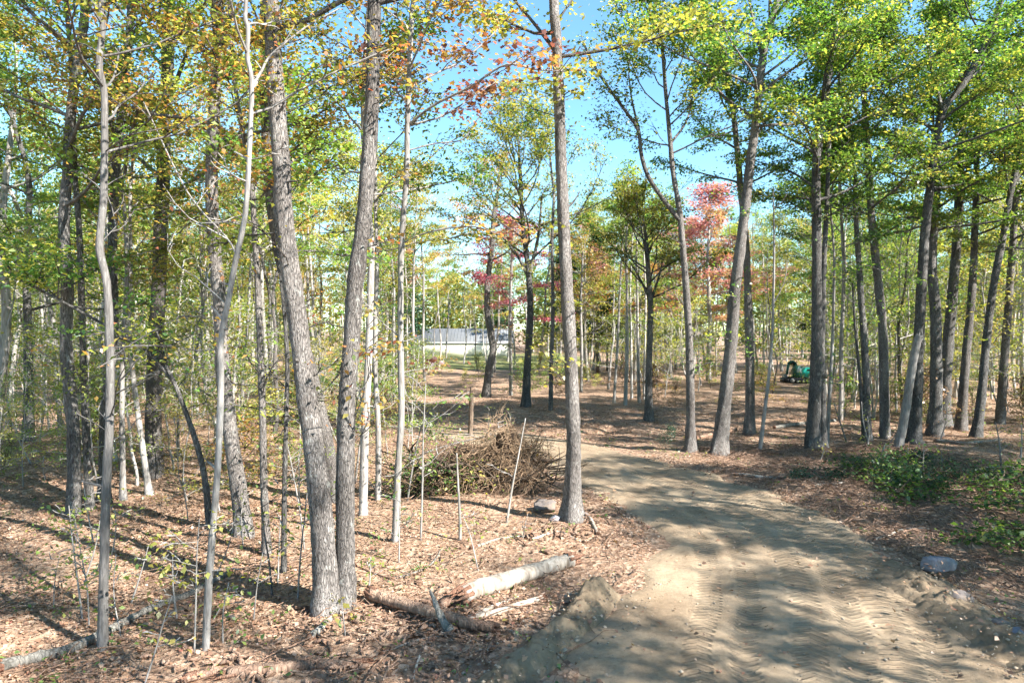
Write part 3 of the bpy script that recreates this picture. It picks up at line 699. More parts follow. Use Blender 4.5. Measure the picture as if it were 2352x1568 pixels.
# ------------------------------------------------------------------ tree kinds for the woods behind
PROTO = []
def proto_tree(name, seed, H, z0, r, blen, nb, lper, lsize, bark, leaf, elev=(10, 60), wander=.10, flat=.09, sig=.34, droop=-.25, sides=8, nsec=5):
    rng = np.random.default_rng(seed)
    n = 9; P = [np.array([0, 0, -.3])]; d = np.array([rng.normal(0, .05), rng.normal(0, .05), 1.0])
    for i in range(n):
        d = d + rng.normal(0, wander, 3) * np.array([1, 1, 0]); d = d * .5 + np.array([0, 0, .5]) + d * 0; d /= np.linalg.norm(d)
        P.append(P[-1] + d * (H + .3) / n)
    S = spline(P, 30); S[:, :2] -= S[1, :2]
    rad = np.interp(S[:, 2], [-.3, 0, H * .6, H], [r, r, r * .6, .03])
    root = empty(name)
    trunk_mesh(S, rad, sides, rng, .3).build('trunk', B[bark], root)
    C = Crown(rng, lsize, 'kite', flat, sig, droop)
    for i in range(nb):
        f = (i + rng.uniform(.1, .9)) / nb; z = z0 + (H - z0) * f * .97
        j = min(np.searchsorted(S[:, 2], z), len(S) - 1); az = i * 2.4 + rng.uniform(-.6, .6)
        el = R(elev[0] + (elev[1] - elev[0]) * f + rng.uniform(-14, 14))
        d0 = np.array([math.cos(az) * math.cos(el), math.sin(az) * math.cos(el), math.sin(el)])
        C.limb(limb_path(S[j], d0, blen * (1.1 - .62 * f) * rng.uniform(.65, 1.3), rng, 6, .15, .04), max(rad[j] * .4, .018), nsec, lper)
    C.finish(root, B[bark], L[leaf])
    root['H'] = H
    return root
def wear_leaf(root, mat):
    for ch in root.children:
        if ch.name.startswith('crown'):
            ch.material_slots[0].link = 'OBJECT'; ch.material_slots[0].material = mat
def wear_bark(root, mat):
    for ch in root.children:
        if not ch.name.startswith('crown'):
            ch.material_slots[0].link = 'OBJECT'; ch.material_slots[0].material = mat
TALL = [proto_tree('broadleaf_tree', 201, 17, 6.5, .17, 4.2, 17, 23, .17, 'pale', 'ygreen'),
        proto_tree('broadleaf_tree', 202, 17, 7.5, .13, 3.4, 16, 23, .17, 'pale', 'ygreen', (20, 70)),
        proto_tree('broadleaf_tree', 203, 17, 5.5, .20, 4.8, 18, 23, .17, 'oak', 'ygreen', (5, 55)),
        proto_tree('broadleaf_tree', 204, 17, 9.0, .11, 2.8, 13, 23, .17, 'pale', 'ygreen', (20, 70)),
        proto_tree('broadleaf_tree', 205, 17, 7.0, .15, 3.8, 16, 23, .17, 'oak', 'ygreen', (0, 60), .16)]
POLE = [proto_tree('slim_tree', 206, 12, 6.0, .085, 2.2, 13, 10, .14, 'pale', 'ygreen', (10, 60), .2), proto_tree('slim_tree', 207, 12, 7.0, .065, 2.0, 12, 10, .14, 'pale', 'ygreen', (0, 60), .24), proto_tree('slim_tree', 208, 12, 5.0, .10, 2.4, 13, 10, .14, 'pale', 'ygreen', (10, 70), .2)]
UNDER = [proto_tree('understory_tree', 211, 6, 1.4, .05, 2.6, 14, 8, .13, 'pale', 'ygreen', (0, 40), .18, .07, .34, -.15, 6),
         proto_tree('understory_tree', 212, 6, 1.0, .04, 2.0, 13, 8, .13, 'pale', 'ygreen', (0, 35), .2, .07, .34, -.15, 6),
         proto_tree('understory_tree', 213, 6, 2.0, .05, 2.4, 12, 8, .13, 'pale', 'ygreen', (-5, 40), .2, .06, .34, -.15, 6)]
SHRUB = [proto_tree('shrub', 221, 2.2, .25, .018, 1.2, 11, 9, .11, 'brown', 'ygreen', (10, 60), .25, .10, .22, -.2, 5, 4),
         proto_tree('shrub', 222, 2.2, .2, .016, 1.4, 12, 10, .11, 'brown', 'ygreen', (5, 60), .25, .10, .22, -.2, 5, 4)]

def proto_pine(seed, H):
    rng = np.random.default_rng(seed); root = empty('pine_tree')
    S = spline([(0, 0, -.3), (0, 0, H * .5), (.1, 0, H)], 20)
    trunk_mesh(S, np.interp(S[:, 2], [0, H], [.2, .02]), 8, rng, .2).build('trunk', B['oakd'], root)
    C = Crown(rng, .34, 'kite', .14, .34, -.1)
    for w in np.arange(H * .22, H * .98, .75):
        f = w / H
        for k in range(5):
            az = rng.uniform(0, 6.28); el = R(10 + 30 * f)
            d0 = np.array([math.cos(az) * math.cos(el), math.sin(az) * math.cos(el), math.sin(el)])
            C.limb(limb_path((0, 0, w), d0, 3.4 * (1.05 - f) + .3, rng, 5, .08, .03), .03, 4, 10, .35, .3)
    C.finish(root, B['oakd'], L['needle']); root['H'] = H
    return root
PINE = [proto_pine(231, 17)]
MAPLE = [proto_tree('maple_tree', 241, 14, 4.6, .14, 3.4, 24, 28, .17, 'pale', 'pink', (10, 75))]

used = set()
def place(proto, x, y, h, rot, label, cat, group, leaf=None, bark=None, sxy=1.0):
    o = proto if proto.name not in used else copy_tree(proto)
    used.add(proto.name)
    s = h / proto['H']
    o.location = (x, y, tz(x, y) - .03); o.rotation_euler = (0, 0, rot); o.scale = (s * sxy, s * sxy, s)
    tag(o, label, cat, group)
    if leaf: wear_leaf(o, L[leaf])
    if bark: wear_bark(o, B[bark])
    return o

rs = np.random.default_rng(77)
TAKEN = []
def free(x, y, r):
    for a, b in TAKEN:
        if (a - x) ** 2 + (b - y) ** 2 < r * r: return False
    return True
HOUSE = (-8.3, 108.0)
def skyline(u):
    return float(np.interp(u, [0, 860, 900, 960, 1030, 1330, 1560, 1680, 1780, 1830, 1900, 2352], [0, 60, 330, 400, 470, 480, 470, 500, 480, 330, 60, 0]))
def palette(u, d):
    r = rs.random()
    if u < 900: ch = [('ygreen', .40), ('olive', .14), ('mixed', .22), ('green', .06), ('gold', .18)]
    elif u < 1330: ch = [('ygreen', .35), ('olive', .25), ('green', .15), ('mixed', .1), ('gold', .15)]
    elif u < 1850: ch = [('ygreen', .3), ('mixed', .22), ('gold', .2), ('olive', .2), ('orange', .08)]
    else: ch = [('green', .38), ('olive', .25), ('ygreen', .2), ('gold', .1), ('mixed', .07)]
    for c, p in ch:
        r -= p
        if r < 0: return c
    return ch[0][0]
MARKS = [(20, 'far left picture edge'), (68, 'flare footed far left trunk'), (160, 'tall far left trunk'), (243, 'slim grey tree'), (300, 'thin leaning stem'), (358, 'stout dark trunk'), (430, 'bending crooked stem'), (508, 'pale double bend tree'), (600, 'stem beside the twin trunk'), (690, 'left twin stem'), (805, 'right twin stem'), (860, 'white barked trunk'), (921, 'purple sprayed trunk'),
         (1000, 'left end of the house'), (1082, 'broken grey pole'), (1122, 'curving clearing trunk'), (1215, 'round crowned tree'), (1305, 'lone roadside trunk'), (1400, 'pale stemmed clump'), (1492, 'low crowned tree'), (1580, 'forked trunk'), (1680, 'large leaning trunk'), (1722, 'paler trunk beside the leaner'), (1776, 'thin bare pole'), (1880, 'double dark pair'), (1985, 'dark trunk with twin stem'), (2030, 'straight grey trunk'), (2100, 'pale dead snag'), (2150, 'thick dark trunk'), (2222, 'sunlit sided trunk'), (2275, 'trunk leaning right'), (2330, 'right picture edge')]
def beside(u, d):
    mk = min(MARKS, key=lambda m: abs(m[0] - u))
    side = 'left of' if u < mk[0] - 12 else 'right of' if u > mk[0] + 12 else 'behind'
    return '%s, %s the %s' % ('near' if d < 36 else 'mid distance' if d < 60 else 'distant' if d < 85 else 'farthest', side, mk[1])
def zone(u):
    return ('in the wood behind the twin trunk, left' if u < 900 else 'before or behind the pale house' if u < 1250 else
            'beyond the road under the open sky' if u < 1850 else 'in the dense right hand wood')
GRP = {'ygreen': 'yellow green', 'olive': 'olive green', 'mixed': 'yellow and orange', 'green': 'green', 'gold': 'golden yellow', 'orange': 'orange'}
n = 0; tries = 0
while n < 205 and tries < 9000:
    tries += 1
    d = 25 + 85 * rs.random() ** .8; u = rs.uniform(-60, 2412); x = (u - CX) / F * d
    dmin = np.interp(u, [0, 700, 900, 1000, 1240, 1330, 1500, 1700, 1850, 1950, 2352], [25, 30, 40, 62, 60, 52, 50, 58, 48, 30, 29])
    if d < dmin: continue
    if HOUSE[0] - 12 < x < HOUSE[0] + 13 and HOUSE[1] - 5 < d < HOUSE[1] + 14: continue
    if abs((u - 1075)) < 125 and 60 < d < 106 and rs.random() < .6: continue
    if abs(u - 1835) < 36 and d < 64: continue
    if not free(x, d, 2.0): continue
    vt = skyline(u) + rs.uniform(-30, 60)
    h = min(rs.uniform(14.5, 19), CAM_H + (HV - vt) / F * d)
    if h < 7: continue
    pal = palette(u, d)
    TAKEN.append((x, d)); n += 1
    place(TALL[rs.integers(5)], x, d, h, rs.uniform(0, 6.28), 'slender %s leaved tree, %s' % (GRP[pal], beside(u, d)), 'tree', 'slender %s trees %s' % (GRP[pal], zone(u)), pal, rs.choice(['pale', 'pale', 'pale', 'smooth']), rs.uniform(.8, 1.1))
n = 0; tries = 0
while n < 54 and tries < 5000:
    tries += 1
    u = rs.uniform(-20, 930) if rs.random() < .62 else rs.uniform(985, 1190) if rs.random() < .3 else rs.uniform(1330, 2370); d = rs.uniform(21, 60) if u < 930 else rs.uniform(60, 98) if u < 1200 else rs.uniform(34, 66); x = (u - CX) / F * d
    if u > 1250 and d < np.interp(u, [1330, 1500, 1700, 1850, 2000, 2400], [52, 46, 54, 40, 34, 34]): continue
    if 480 < u < 930 and d < 27 or abs(u - 1835) < 34 or not free(x, d, 1.2): continue
    TAKEN.append((x, d)); n += 1; pal = palette(u, d); vt = skyline(u) + rs.uniform(0, 60)
    h = min(rs.uniform(8, 14), CAM_H + (HV - vt) / F * d)
    o = place(POLE[rs.integers(3)], x, d, h, rs.uniform(0, 6.28), 'thin %s pole tree, %s' % (GRP[pal], beside(u, d)), 'tree', 'thin pole trees %s' % zone(u), pal, rs.choice(['pale', 'oak', 'smooth', 'grey']), 1.0)
    o.rotation_euler = (rs.normal(0, .04), rs.normal(0, .06), o.rotation_euler[2])
# special colours beyond the clearing
for u, d, h, leaf, lab, k, sx in ((1628, 60, 15.8, 'pink', 'rounded pinkish red tree beyond the clearing, left of the leaning trunk', 9, 1.45), (1592, 66, 14, 'pink', 'second pinkish red tree partly behind the rounded one', 9, 1.25),
                                 (1690, 70, 14.0, 'gold', 'golden tree right behind the pinkish red one', 9, 1.0), (1795, 72, 15.4, 'gold', 'pale gold tree at the right end of open sky', 9, 1.0), (1755, 80, 15, 'ygreen', 'hazy yellow green tree at the end of the skid trail', 0, .8),
                                 (1350, 60, 13.8, 'mixed', 'yellow and amber tree right behind the lone roadside trunk', 9, 1.0), (975, 58, 16.5, 'mixed', 'yellow and pinkish tree right of the purple sprays', 0, .8), (935, 62, 17, 'pink', 'faint pink topped tree behind the slender white trunk', 1, .7)):
    x = (u - CX) / F * d
    place(MAPLE[0] if k == 9 else TALL[k], x, d, h, rs.uniform(0, 6), lab, 'tree', None, leaf, None, sx)
for u, d, h, lab in ((1372, 66, 13.5, 'dark blue green pine right of the lone roadside trunk'), (1300, 74, 14.5, 'dark pine half hidden behind the lone roadside trunk'), (1395, 72, 12.0, 'smaller dark pine beside the white stemmed clump'), (1150, 122, 16, 'dark pine rising behind the pale house roof'), (1890, 75, 16, 'dark pine behind the double dark trunks'), (930, 84, 15, 'dark pine left of the pale house')):
    place(PINE[0], (u - CX) / F * d, d, h, rs.uniform(0, 6), lab, 'pine tree', None)
# understory
n = 0; tries = 0
while n < 120 and tries < 5000:
    tries += 1
    u = rs.uniform(-40, 2392); d = 17 + 60 * rs.random() ** 1.2; x = (u - CX) / F * d
    dmin = np.interp(u, [0, 420, 520, 640, 900, 960, 1240, 1330, 1560, 1750, 1850, 2000, 2200, 2352], [19, 19, 24, 30, 36, 56, 58, 46, 44, 54, 46, 31, 31, 28])
    if d < dmin or not free(x, d, 1.3): continue
    if abs(u - 1075) < 130 and d > 50: continue
    if abs(u - 1835) < 42 and d < 60: continue
    TAKEN.append((x, d)); n += 1
    pal = rs.choice(['ygreen', 'ygreen', 'olive', 'gold'] if u < 1850 else ['gold', 'ygreen', 'olive', 'gold']); h = rs.uniform(3.4, 7.5)
    place(UNDER[rs.integers(3)], x, d, h, rs.uniform(0, 6.28), 'low layered %s young tree, %s' % (GRP[pal], beside(u, d)), 'young tree', 'young %s trees %s' % (GRP[pal], zone(u)), pal)
n = 0; tries = 0
while n < 42 and tries < 5000:
    tries += 1
    u = rs.uniform(1880, 2400); d = rs.uniform(33, 75); x = (u - CX) / F * d
    if not free(x, d, 1.3): continue
    TAKEN.append((x, d)); n += 1
    pal = rs.choice(['gold', 'ygreen', 'green', 'ygreen', 'mixed']); h = rs.uniform(5, 10.5)
    place(UNDER[rs.integers(3)], x, d, h, rs.uniform(0, 6.28), 'tall %s young tree, %s' % (GRP[pal], beside(u, d)), 'young tree', 'taller young %s trees %s' % (GRP[pal], zone(u)), pal, None, .8)
n = 0; tries = 0
while n < 26 and tries < 5000:
    tries += 1
    u = rs.uniform(-20, 960); v = rs.uniform(985, 1200); g = gpt(u, v); x, d = g[0], g[1]
    if u > 820 and v > 1130 or not free(x, d, 1.2): continue
    TAKEN.append((x, d)); n += 1
    pal = rs.choice(['ygreen', 'ygreen', 'gold', 'olive']); h = rs.uniform(2.4, 4.8)
    place(UNDER[rs.integers(3)], x, d, h, rs.uniform(0, 6.28), 'thin leafy %s sapling, %s' % (GRP[pal], beside(u, d)), 'young tree', 'thin leafy saplings in the left wood', pal, None, .75)
n = 0; tries = 0
while n < 110 and tries < 5000:
    tries += 1
    u = rs.uniform(-40, 2392); d = 15 + 50 * rs.random(); x = (u - CX) / F * d
    dmin = np.interp(u, [0, 300, 600, 900, 950, 1240, 1330, 1560, 1750, 1850, 2000, 2352], [16, 17, 18, 21, 42, 44, 43, 40, 42, 34, 29, 29])
    if d < dmin or not free(x, d, .9) or (abs(u - 1835) < 38 and d < 58): continue
    TAKEN.append((x, d)); n += 1
    pal = rs.choice(['ygreen', 'olive', 'gold', 'mixed', 'dead']); h = rs.uniform(.8, 2.4)
    place(SHRUB[rs.integers(2)], x, d, h, rs.uniform(0, 6.28), 'small %s shrub, %s' % (GRP.get(pal, 'brown'), beside(u, d)), 'shrub', 'small %s shrubs %s' % (GRP.get(pal, 'brown'), zone(u)), pal)
# the wood goes on beside and behind the camera and shades the ground
n = 0; tries = 0
while n < 32 and tries < 4000:
    tries += 1
    x = rs.uniform(5, 46); y = rs.uniform(-16, 52)
    if x < .80 * y + 5.5 or (y < 9 and x < 15) or not free(x, y, 4.2): continue
    if road_coord(x, y)[0][0] < 4.5: continue
    TAKEN.append((x, y)); n += 1
    place(TALL[rs.integers(5)], x, y, rs.uniform(15, 19), rs.uniform(0, 6.28), 'tall green tree outside the picture, right of the road', 'tree', 'trees outside the picture on the right', 'green', 'oak', 1.1)
n = 0; tries = 0
while n < 9 and tries < 2000:
    tries += 1
    x = rs.uniform(19, 36); y = rs.uniform(0, 19)
    if x < .80 * y + 5.5 or not free(x, y, 2.8): continue
    TAKEN.append((x, y)); n += 1
    place(TALL[rs.integers(5)], x, y, rs.uniform(14, 18), rs.uniform(0, 6.28), 'tall green tree outside the picture, right of the road', 'tree', 'trees outside the picture on the right', 'green', 'oak', 1.1)
for x, y, h, lb in ((10.8, .6, 17, 'tall tree outside the picture, nearest the road on the right'), (7.9, -3.2, 16, 'tall tree outside the picture, behind the viewer')):
    TAKEN.append((x, y)); place(TALL[2], x, y, h, x, lb, 'tree', None, 'olive', 'oak', 1.0)
n = 0
while n < 10:
    x = -rs.uniform(9, 40); y = rs.uniform(2, 45)
    if -x < .80 * y + 4 or not free(x, y, 4): continue
    TAKEN.append((x, y)); n += 1
    place(TALL[rs.integers(5)], x, y, rs.uniform(14, 18), rs.uniform(0, 6.28), 'tall yellowing tree outside the picture on the left', 'tree', 'trees outside the picture on the left', 'ygreen', 'oak')

# far wood, read as one mass
rng = np.random.default_rng(5)
A = Acc(); LP = []
for i in range(330):
    u = rng.uniform(-250, 2600); d = rng.uniform(122, 175); x = (u - CX) / F * d
    h = min(rng.uniform(12, 18), CAM_H + (HV - max(skyline(u), 500) - rng.uniform(-10, 45)) / F * d)
    z = tz(x, d)
    A.tube(spline([(x, d, z - .3), (x + rng.normal(0, .3), d, z + h * .5), (x + rng.normal(0, .6), d, z + h * .9)], 6), np.linspace(.2, .05, 6), 5)
    nb = 330
    f = rng.random(nb)
    rr = 2.9 * np.sqrt(np.clip(1 - (f * 2 - 1.0) ** 2, .05, 1)) * np.sqrt(rng.random(nb)); an = rng.uniform(0, 6.28, nb)
    LP.append(np.column_stack([x + rr * np.cos(an), d + rr * np.sin(an), z + 1.0 + (h - 1.0) * f]))
P = np.vstack(LP)
V, Q, T = leaves(P, .8, rng, -.2, 1.0)
fw = link('far_wood', make_mesh('far_wood', V, Q, smooth=False), L['olive'])
tag(fw, 'hazy yellow green far wood closing off the view', 'wood', None, 'stuff')
A.build('trunks', B['pale'], fw)['kind'] = 'stuff'

# ------------------------------------------------------------------ house beyond the clearing
def plain(name, col, rough=.7, var=.12, sc=6.0, stretch=(1, 1, 1), spec=.4):
    m, nt, out = newmat(name); v = coords(nt, stretch)
    a = tuple(c * (1 - var) for c in col); b = tuple(min(1, c * (1 + var)) for c in col)
    c = ramp(nt, noise(nt, v, sc, 4, .65), [(.3, a), (.7, b)]).outputs[0]
    principled(nt, out, c, rough, noise(nt, v, sc * 6, 3), .25, .01, spec)
    return m
hx, hy = HOUSE; hz = tz(hx, hy)
H_ = empty('house', (hx, hy, hz)); tag(H_, 'low pale house with grey metal roof beyond the clearing', 'house')
M_wall = plain('cream_siding', (.80, .76, .64), .8, .06, 1.5); M_roof = plain('grey_metal_roof', (.135, .14, .145), .5, .06, 2.0); M_trim = plain('white_trim', (.7, .7, .68), .6, .05)
w2 = 8.2
A = Acc(); A.box(-w2, w2, 0, 7.5, -.4, 2.15); A.prism([], 0, 0) if False else None
A.build('wall', M_wall, H_, False)
A = Acc(); A.add([(-w2, .02, 2.15), (-w2, 7.48, 2.15), (-w2, 3.75, 4.0), (w2, .02, 2.15), (w2, 7.48, 2.15), (w2, 3.75, 4.0)], None, [(0, 2, 1), (3, 4, 5)]); A.build('gable', M_wall, H_, False)
A = Acc()
for s in (-1, 1):
    y0 = 3.75 + s * 3.9; z0 = 4.08 - 3.9 * .52
    A.add([(-w2 - .4, y0, z0), (w2 + .4, y0, z0), (w2 + .4, 3.75, 4.08 + .09), (-w2 - .4, 3.75, 4.08 + .09), (-w2 - .4, y0, z0 + .1), (w2 + .4, y0, z0 + .1), (w2 + .4, 3.75, 4.28), (-w2 - .4, 3.75, 4.28)], [(0, 1, 2, 3), (4, 7, 6, 5), (0, 4, 5, 1), (0, 3, 7, 4), (1, 5, 6, 2)])
roof = A.build('roof', M_roof, H_, False)
for i in range(34):
    x = -w2 - .3 + i * (2 * w2 + .6) / 33
    A = Acc(); A.add([(x - .02, -.15, 2.1), (x + .02, -.15, 2.1), (x + .02, 3.74, 4.29), (x - .02, 3.74, 4.29), (x - .02, -.15, 2.2), (x + .02, -.15, 2.2), (x + .02, 3.74, 4.34), (x - .02, 3.74, 4.34)], [(4, 7, 6, 5), (0, 4, 5, 1), (0, 3, 7, 4), (1, 5, 6, 2)]); A.build('roof_seam', M_roof, roof, False)
A = Acc(); A.box(-w2 - .4, w2 + .4, -.2, -.155, 1.95, 2.14); A.build('fascia', M_trim, H_, False)

# ------------------------------------------------------------------ tracked digger
ex, ey = 23.1, 55.6
X_ = empty('excavator', (ex, ey, tz(ex, ey))); tag(X_, 'small teal tracked excavator parked beyond the clearing', 'excavator')
M_teal = plain('teal_paint', (.025, .40, .31), .35, .12, 2.0); M_dkg = plain('dark_green_paint', (.02, .10, .07), .4, .15, 3.0); M_blk = plain('black_rubber', (.02, .02, .022), .85, .3, 12); M_steel = plain('worn_steel', (.22, .21, .19), .5, .3, 9)
for y in (-.75, .45):
    tr = []
    for a in np.linspace(0, 2 * np.pi, 28, endpoint=False):
        cx_ = .88 if math.cos(a) > 0 else -.88
        tr.append((cx_ + .21 * math.cos(a), .22 + .21 * math.sin(a)))
    A = Acc(); A.prism(tr, y, y + .32); t = A.build('track', M_blk, X_, False)
    for cx_ in (-.88, -.45, 0, .45, .88):
        A = Acc(); r = .17 if abs(cx_) > .8 else .10; zc = .22 if abs(cx_) > .8 else .13
        A.prism([(cx_ + r * math.cos(a), zc + r * math.sin(a)) for a in np.linspace(0, 2 * np.pi, 14, endpoint=False)], y - .03, y); A.build('roller', M_steel, t, False)
A = Acc(); A.box(-.7, .8, -.45, .47, .2, .46); A.build('undercarriage', M_blk, X_, False)
A = Acc(); A.prism([(-.05, .48), (1.02, .48), (1.10, .62), (1.08, 1.12), (.95, 1.2), (.3, 1.2), (.2, 1.05), (-.05, .95)], -.7, .7); b = A.build('engine_cover', M_teal, X_, False)
A = Acc(); A.box(.3, .9, -.715, -.70, .98, 1.12); A.build('vent', M_blk, b, False)
A = Acc(); A.prism([(-.62, .48), (-.06, .48), (-.06, 1.36), (-.42, 1.36), (-.60, 1.05)], -.7, .1); cabn = A.build('cab', M_dkg, X_, False)
A = Acc(); A.prism([(-.50, .85), (-.16, .85), (-.16, 1.28), (-.38, 1.28), (-.50, 1.05)], -.715, -.70); A.build('window', plain('pale_glass', (.35, .42, .40), .2, .1), cabn, False)
A = Acc(); A.prism([(-.65, 1.37), (1.0, 1.30), (1.0, 1.36), (-.65, 1.43)], -.7, .6); A.build('canopy', M_dkg, X_, False) if False else None
def arm(name, pts, w, y0, y1, mat):
    P = spline([(p[0], 0, p[1]) for p in pts], 14)[:, [0, 2]]; t = np.gradient(P, axis=0); t /= np.linalg.norm(t, axis=1)[:, None]; nn = np.column_stack([-t[:, 1], t[:, 0]]) * w
    A = Acc(); A.prism(np.vstack([P + nn, (P - nn)[::-1]]), y0, y1); return A.build(name, mat, X_, False)
arm('boom', [(-.1, 1.05), (-.22, 1.5), (-.5, 1.66), (-.76, 1.5)], .10, .2, .42, M_dkg)
arm('stick', [(-.72, 1.56), (-.82, 1.1), (-.9, .62)], .08, .24, .38, M_dkg)
arm('hydraulic_ram', [(-.2, .95), (-.36, 1.25), (-.6, 1.5)], .035, .28, .34, M_steel)
A = Acc(); A.prism([(-1.15, .62), (-.98, .66), (-.92, .4), (-1.0, .16), (-1.25, .12), (-1.38, .3), (-1.28, .33), (-1.2, .3)], .08, .58); A.build('bucket', M_steel, X_, False)
A = Acc(); A.prism([(-1.22, .05), (-1.16, .05), (-1.2, .36), (-1.26, .36)], -.85, .85); A.build('dozer_blade', M_blk, X_, False)

# ------------------------------------------------------------------ logs, poles, rocks
M_logp = bark_mat('wood_bleached', (.20, .16, .12), (.38, .33, .27), (.50, .46, .40), .15, .6, .1, .4)
M_logb = bark_mat('wood_rotten_brown', (.11, .065, .045), (.26, .165, .115), (.40, .28, .20), .4, .8, .1)
M_logr = bark_mat('wood_rotten_red', (.12, .055, .035), (.24, .125, .08), (.36, .22, .15), .4, 1.4, .05)
M_logg = bark_mat('wood_mossy_grey', (.09, .085, .07), (.20, .185, .16), (.33, .31, .27), .5, .8, .3)
def log(label, path, w0, w1, mat, seed, splint=None, lift=.5, name='fallen_log', sides=14, jag=.03):
    """a log lying along picture points on the ground"""
    rng = np.random.default_rng(seed)
    P = np.array([gpt(u, v) for u, v in path]); d = P[:, 1].mean()
    r0, r1 = .5 * w0 / F * d, .5 * w1 / F * d
    S = spline(P, max(14, len(P) * 7)); S[:, 2] = terrain(S[:, 0], S[:, 1]) * .5 + S[:, 2] * .5
    rad = np.linspace(r0, r1, len(S)) * (1 + .04 * rng.normal(0, 1, len(S)))
    S[:, 2] += rad * lift * 1.6
    o = empty(name, (S[0, 0], S[0, 1], tz(S[0, 0], S[0, 1]))); tag(o, label, 'log')
    off = np.array(o.location)
    A = Acc(); A.tube(S - off, rad, sides, 1 + jag * rng.normal(0, 1, (len(S), sides)), cap=True); A.build('stem', mat, o)
    for e, tdir in (((-1, 1)) if splint else ()) and ((len(S) - 1, S[-1] - S[-2]), (0, S[0] - S[1])):
        tdir = tdir / np.linalg.norm(tdir); A = Acc()
        for k in range(16):
            a = rng.uniform(0, 6.28); q = S[e] - off + np.array([-tdir[1] * math.cos(a), tdir[0] * math.cos(a), math.sin(a)]) * rad[e] * rng.uniform(.3, .9)
            A.tube(spline([q - tdir * .12, q + tdir * .05, q + tdir * rng.uniform(.04, max(.05, splint)) + np.array([0, 0, rng.normal(0, .02)])], 4), np.array([.35, .3, .2, .03]) * rad[e], 5)
        A.build('splintered_end', M_logr, o)
    return o
log('thick bleached barkless log with red rotten end', [(1062, 1385), (1150, 1352), (1240, 1322), (1312, 1298)], 40, 36, M_logp, 1, .3)
log('curved brown rotten log in front of the bleached log', [(852, 1383), (910, 1402), (990, 1425), (1070, 1448), (1135, 1458)], 31, 22, M_logb, 2, .12, .95)
log('long mossy grey log lying across the left foreground', [(-20, 1545), (80, 1520), (170, 1495), (250, 1455), (330, 1412), (420, 1375), (480, 1345), (527, 1318)], 24, 13, M_logg, 3, .1)
log('crumbling pinkish log along the bottom edge', [(525, 1552), (610, 1540), (700, 1532), (830, 1524)], 30, 22, M_logb, 4, .3, .2)
log('short grey wood chunk left of the logs', [(712, 1468), (735, 1450), (760, 1424)], 17, 14, M_logg, 5, .08)
log('pale split half log behind the curved brown one', [(1075, 1425), (1140, 1410), (1210, 1388), (1245, 1375)], 14, 12, M_logp, 6, .12)
log('thin pale limb wood against the bleached log', [(1095, 1412), (1140, 1392), (1190, 1372)], 9, 6, M_logp, 7, .08)
log('dark rotten log stub at the butt of bleached log', [(1010, 1398), (1045, 1385), (1075, 1375)], 22, 26, M_logb, 8, .2)
log('short stub lying left of the bottom log', [(430, 1566), (480, 1552), (525, 1545)], 22, 16, M_logb, 9, .12)
log('pale pole lying by the lone roadside trunk', [(1345, 1180), (1362, 1205), (1372, 1226)], 9, 7, M_logp, 10, .05)
log('long pale limb on the litter right of the road', [(1870, 1112), (1960, 1108), (2060, 1104)], 6, 4, M_logp, 12, .05)
log('grey dead log on the ground beneath right hand trees', [(1690, 1092), (1740, 1098), (1790, 1100)], 9, 7, M_logg, 13, .1)
log('dark root log by the foot of forked tree', [(1600, 1010), (1640, 1000), (1690, 985)], 9, 7, M_logb, 14, .1)
log('weathered log beyond the road behind double dark pair', [(1780, 985), (1850, 975), (1920, 968)], 9, 7, M_logg, 15, .1)
log('grey log along the foot of the right hand wood', [(2150, 1015), (2220, 1020), (2300, 1012)], 8, 6, M_logg, 16, .1)
log('pale dead limb lying left of the lone trunk foot', [(1085, 1260), (1150, 1238), (1215, 1230)], 7, 3, M_logp, 21, .05)
log('forked pale root limb before the lone trunk foot', [(1222, 1240), (1280, 1222), (1335, 1244)], 6, 3, M_logp, 22, .05)
log('bent grey limb behind the curved brown log', [(905, 1330), (965, 1312), (1000, 1285), (1012, 1262)], 6, 3, M_logg, 23, .05)
log('grey stick lying before the curved brown log', [(880, 1500), (950, 1474), (1012, 1462)], 7, 4, M_logg, 24, .05)
log('short whitish stick near the bottom edge', [(948, 1562), (958, 1525), (968, 1498)], 6, 5, M_logp, 25, .04)
log('brown limb crossing the litter left of the bleached log', [(820, 1300), (900, 1330), (960, 1348)], 5, 3, M_logb, 26, .05)
log('dark limb lying beyond the road edge at right', [(1640, 1085), (1720, 1075), (1800, 1078)], 5, 3, M_logb, 27, .05)
log('grey limb slanting over litter below the double dark pair', [(1850, 1048), (1920, 1075), (1975, 1090)], 5, 3, M_logg, 28, .05)
log('pale cut limb in front of the green heap', [(2010, 1240), (2090, 1215), (2180, 1222)], 6, 4, M_logp, 29, .05)
log('thin bleached limb on litter at right edge', [(2240, 1085), (2300, 1072), (2360, 1078)], 5, 3, M_logp, 30, .05)
# leaning splinter over the curved log
g0 = gpt(1034, 1455); rng = np.random.default_rng(44)
o = empty('wood_slab', g0); tag(o, 'splintered grey slab propped upright across the curved log', 'wood slab')
S = np.array([at(1034, 1450, g0[1]), at(1015, 1420, g0[1] + .1), at(1000, 1385, g0[1] + .25), at(988, 1355, g0[1] + .35)]) - g0
A = Acc(); A.tube(spline(S, 12), np.linspace(.075, .02, 12), 8, 1 + .15 * rng.normal(0, 1, (12, 8)), cap=True); A.build('slab', M_logg, o)

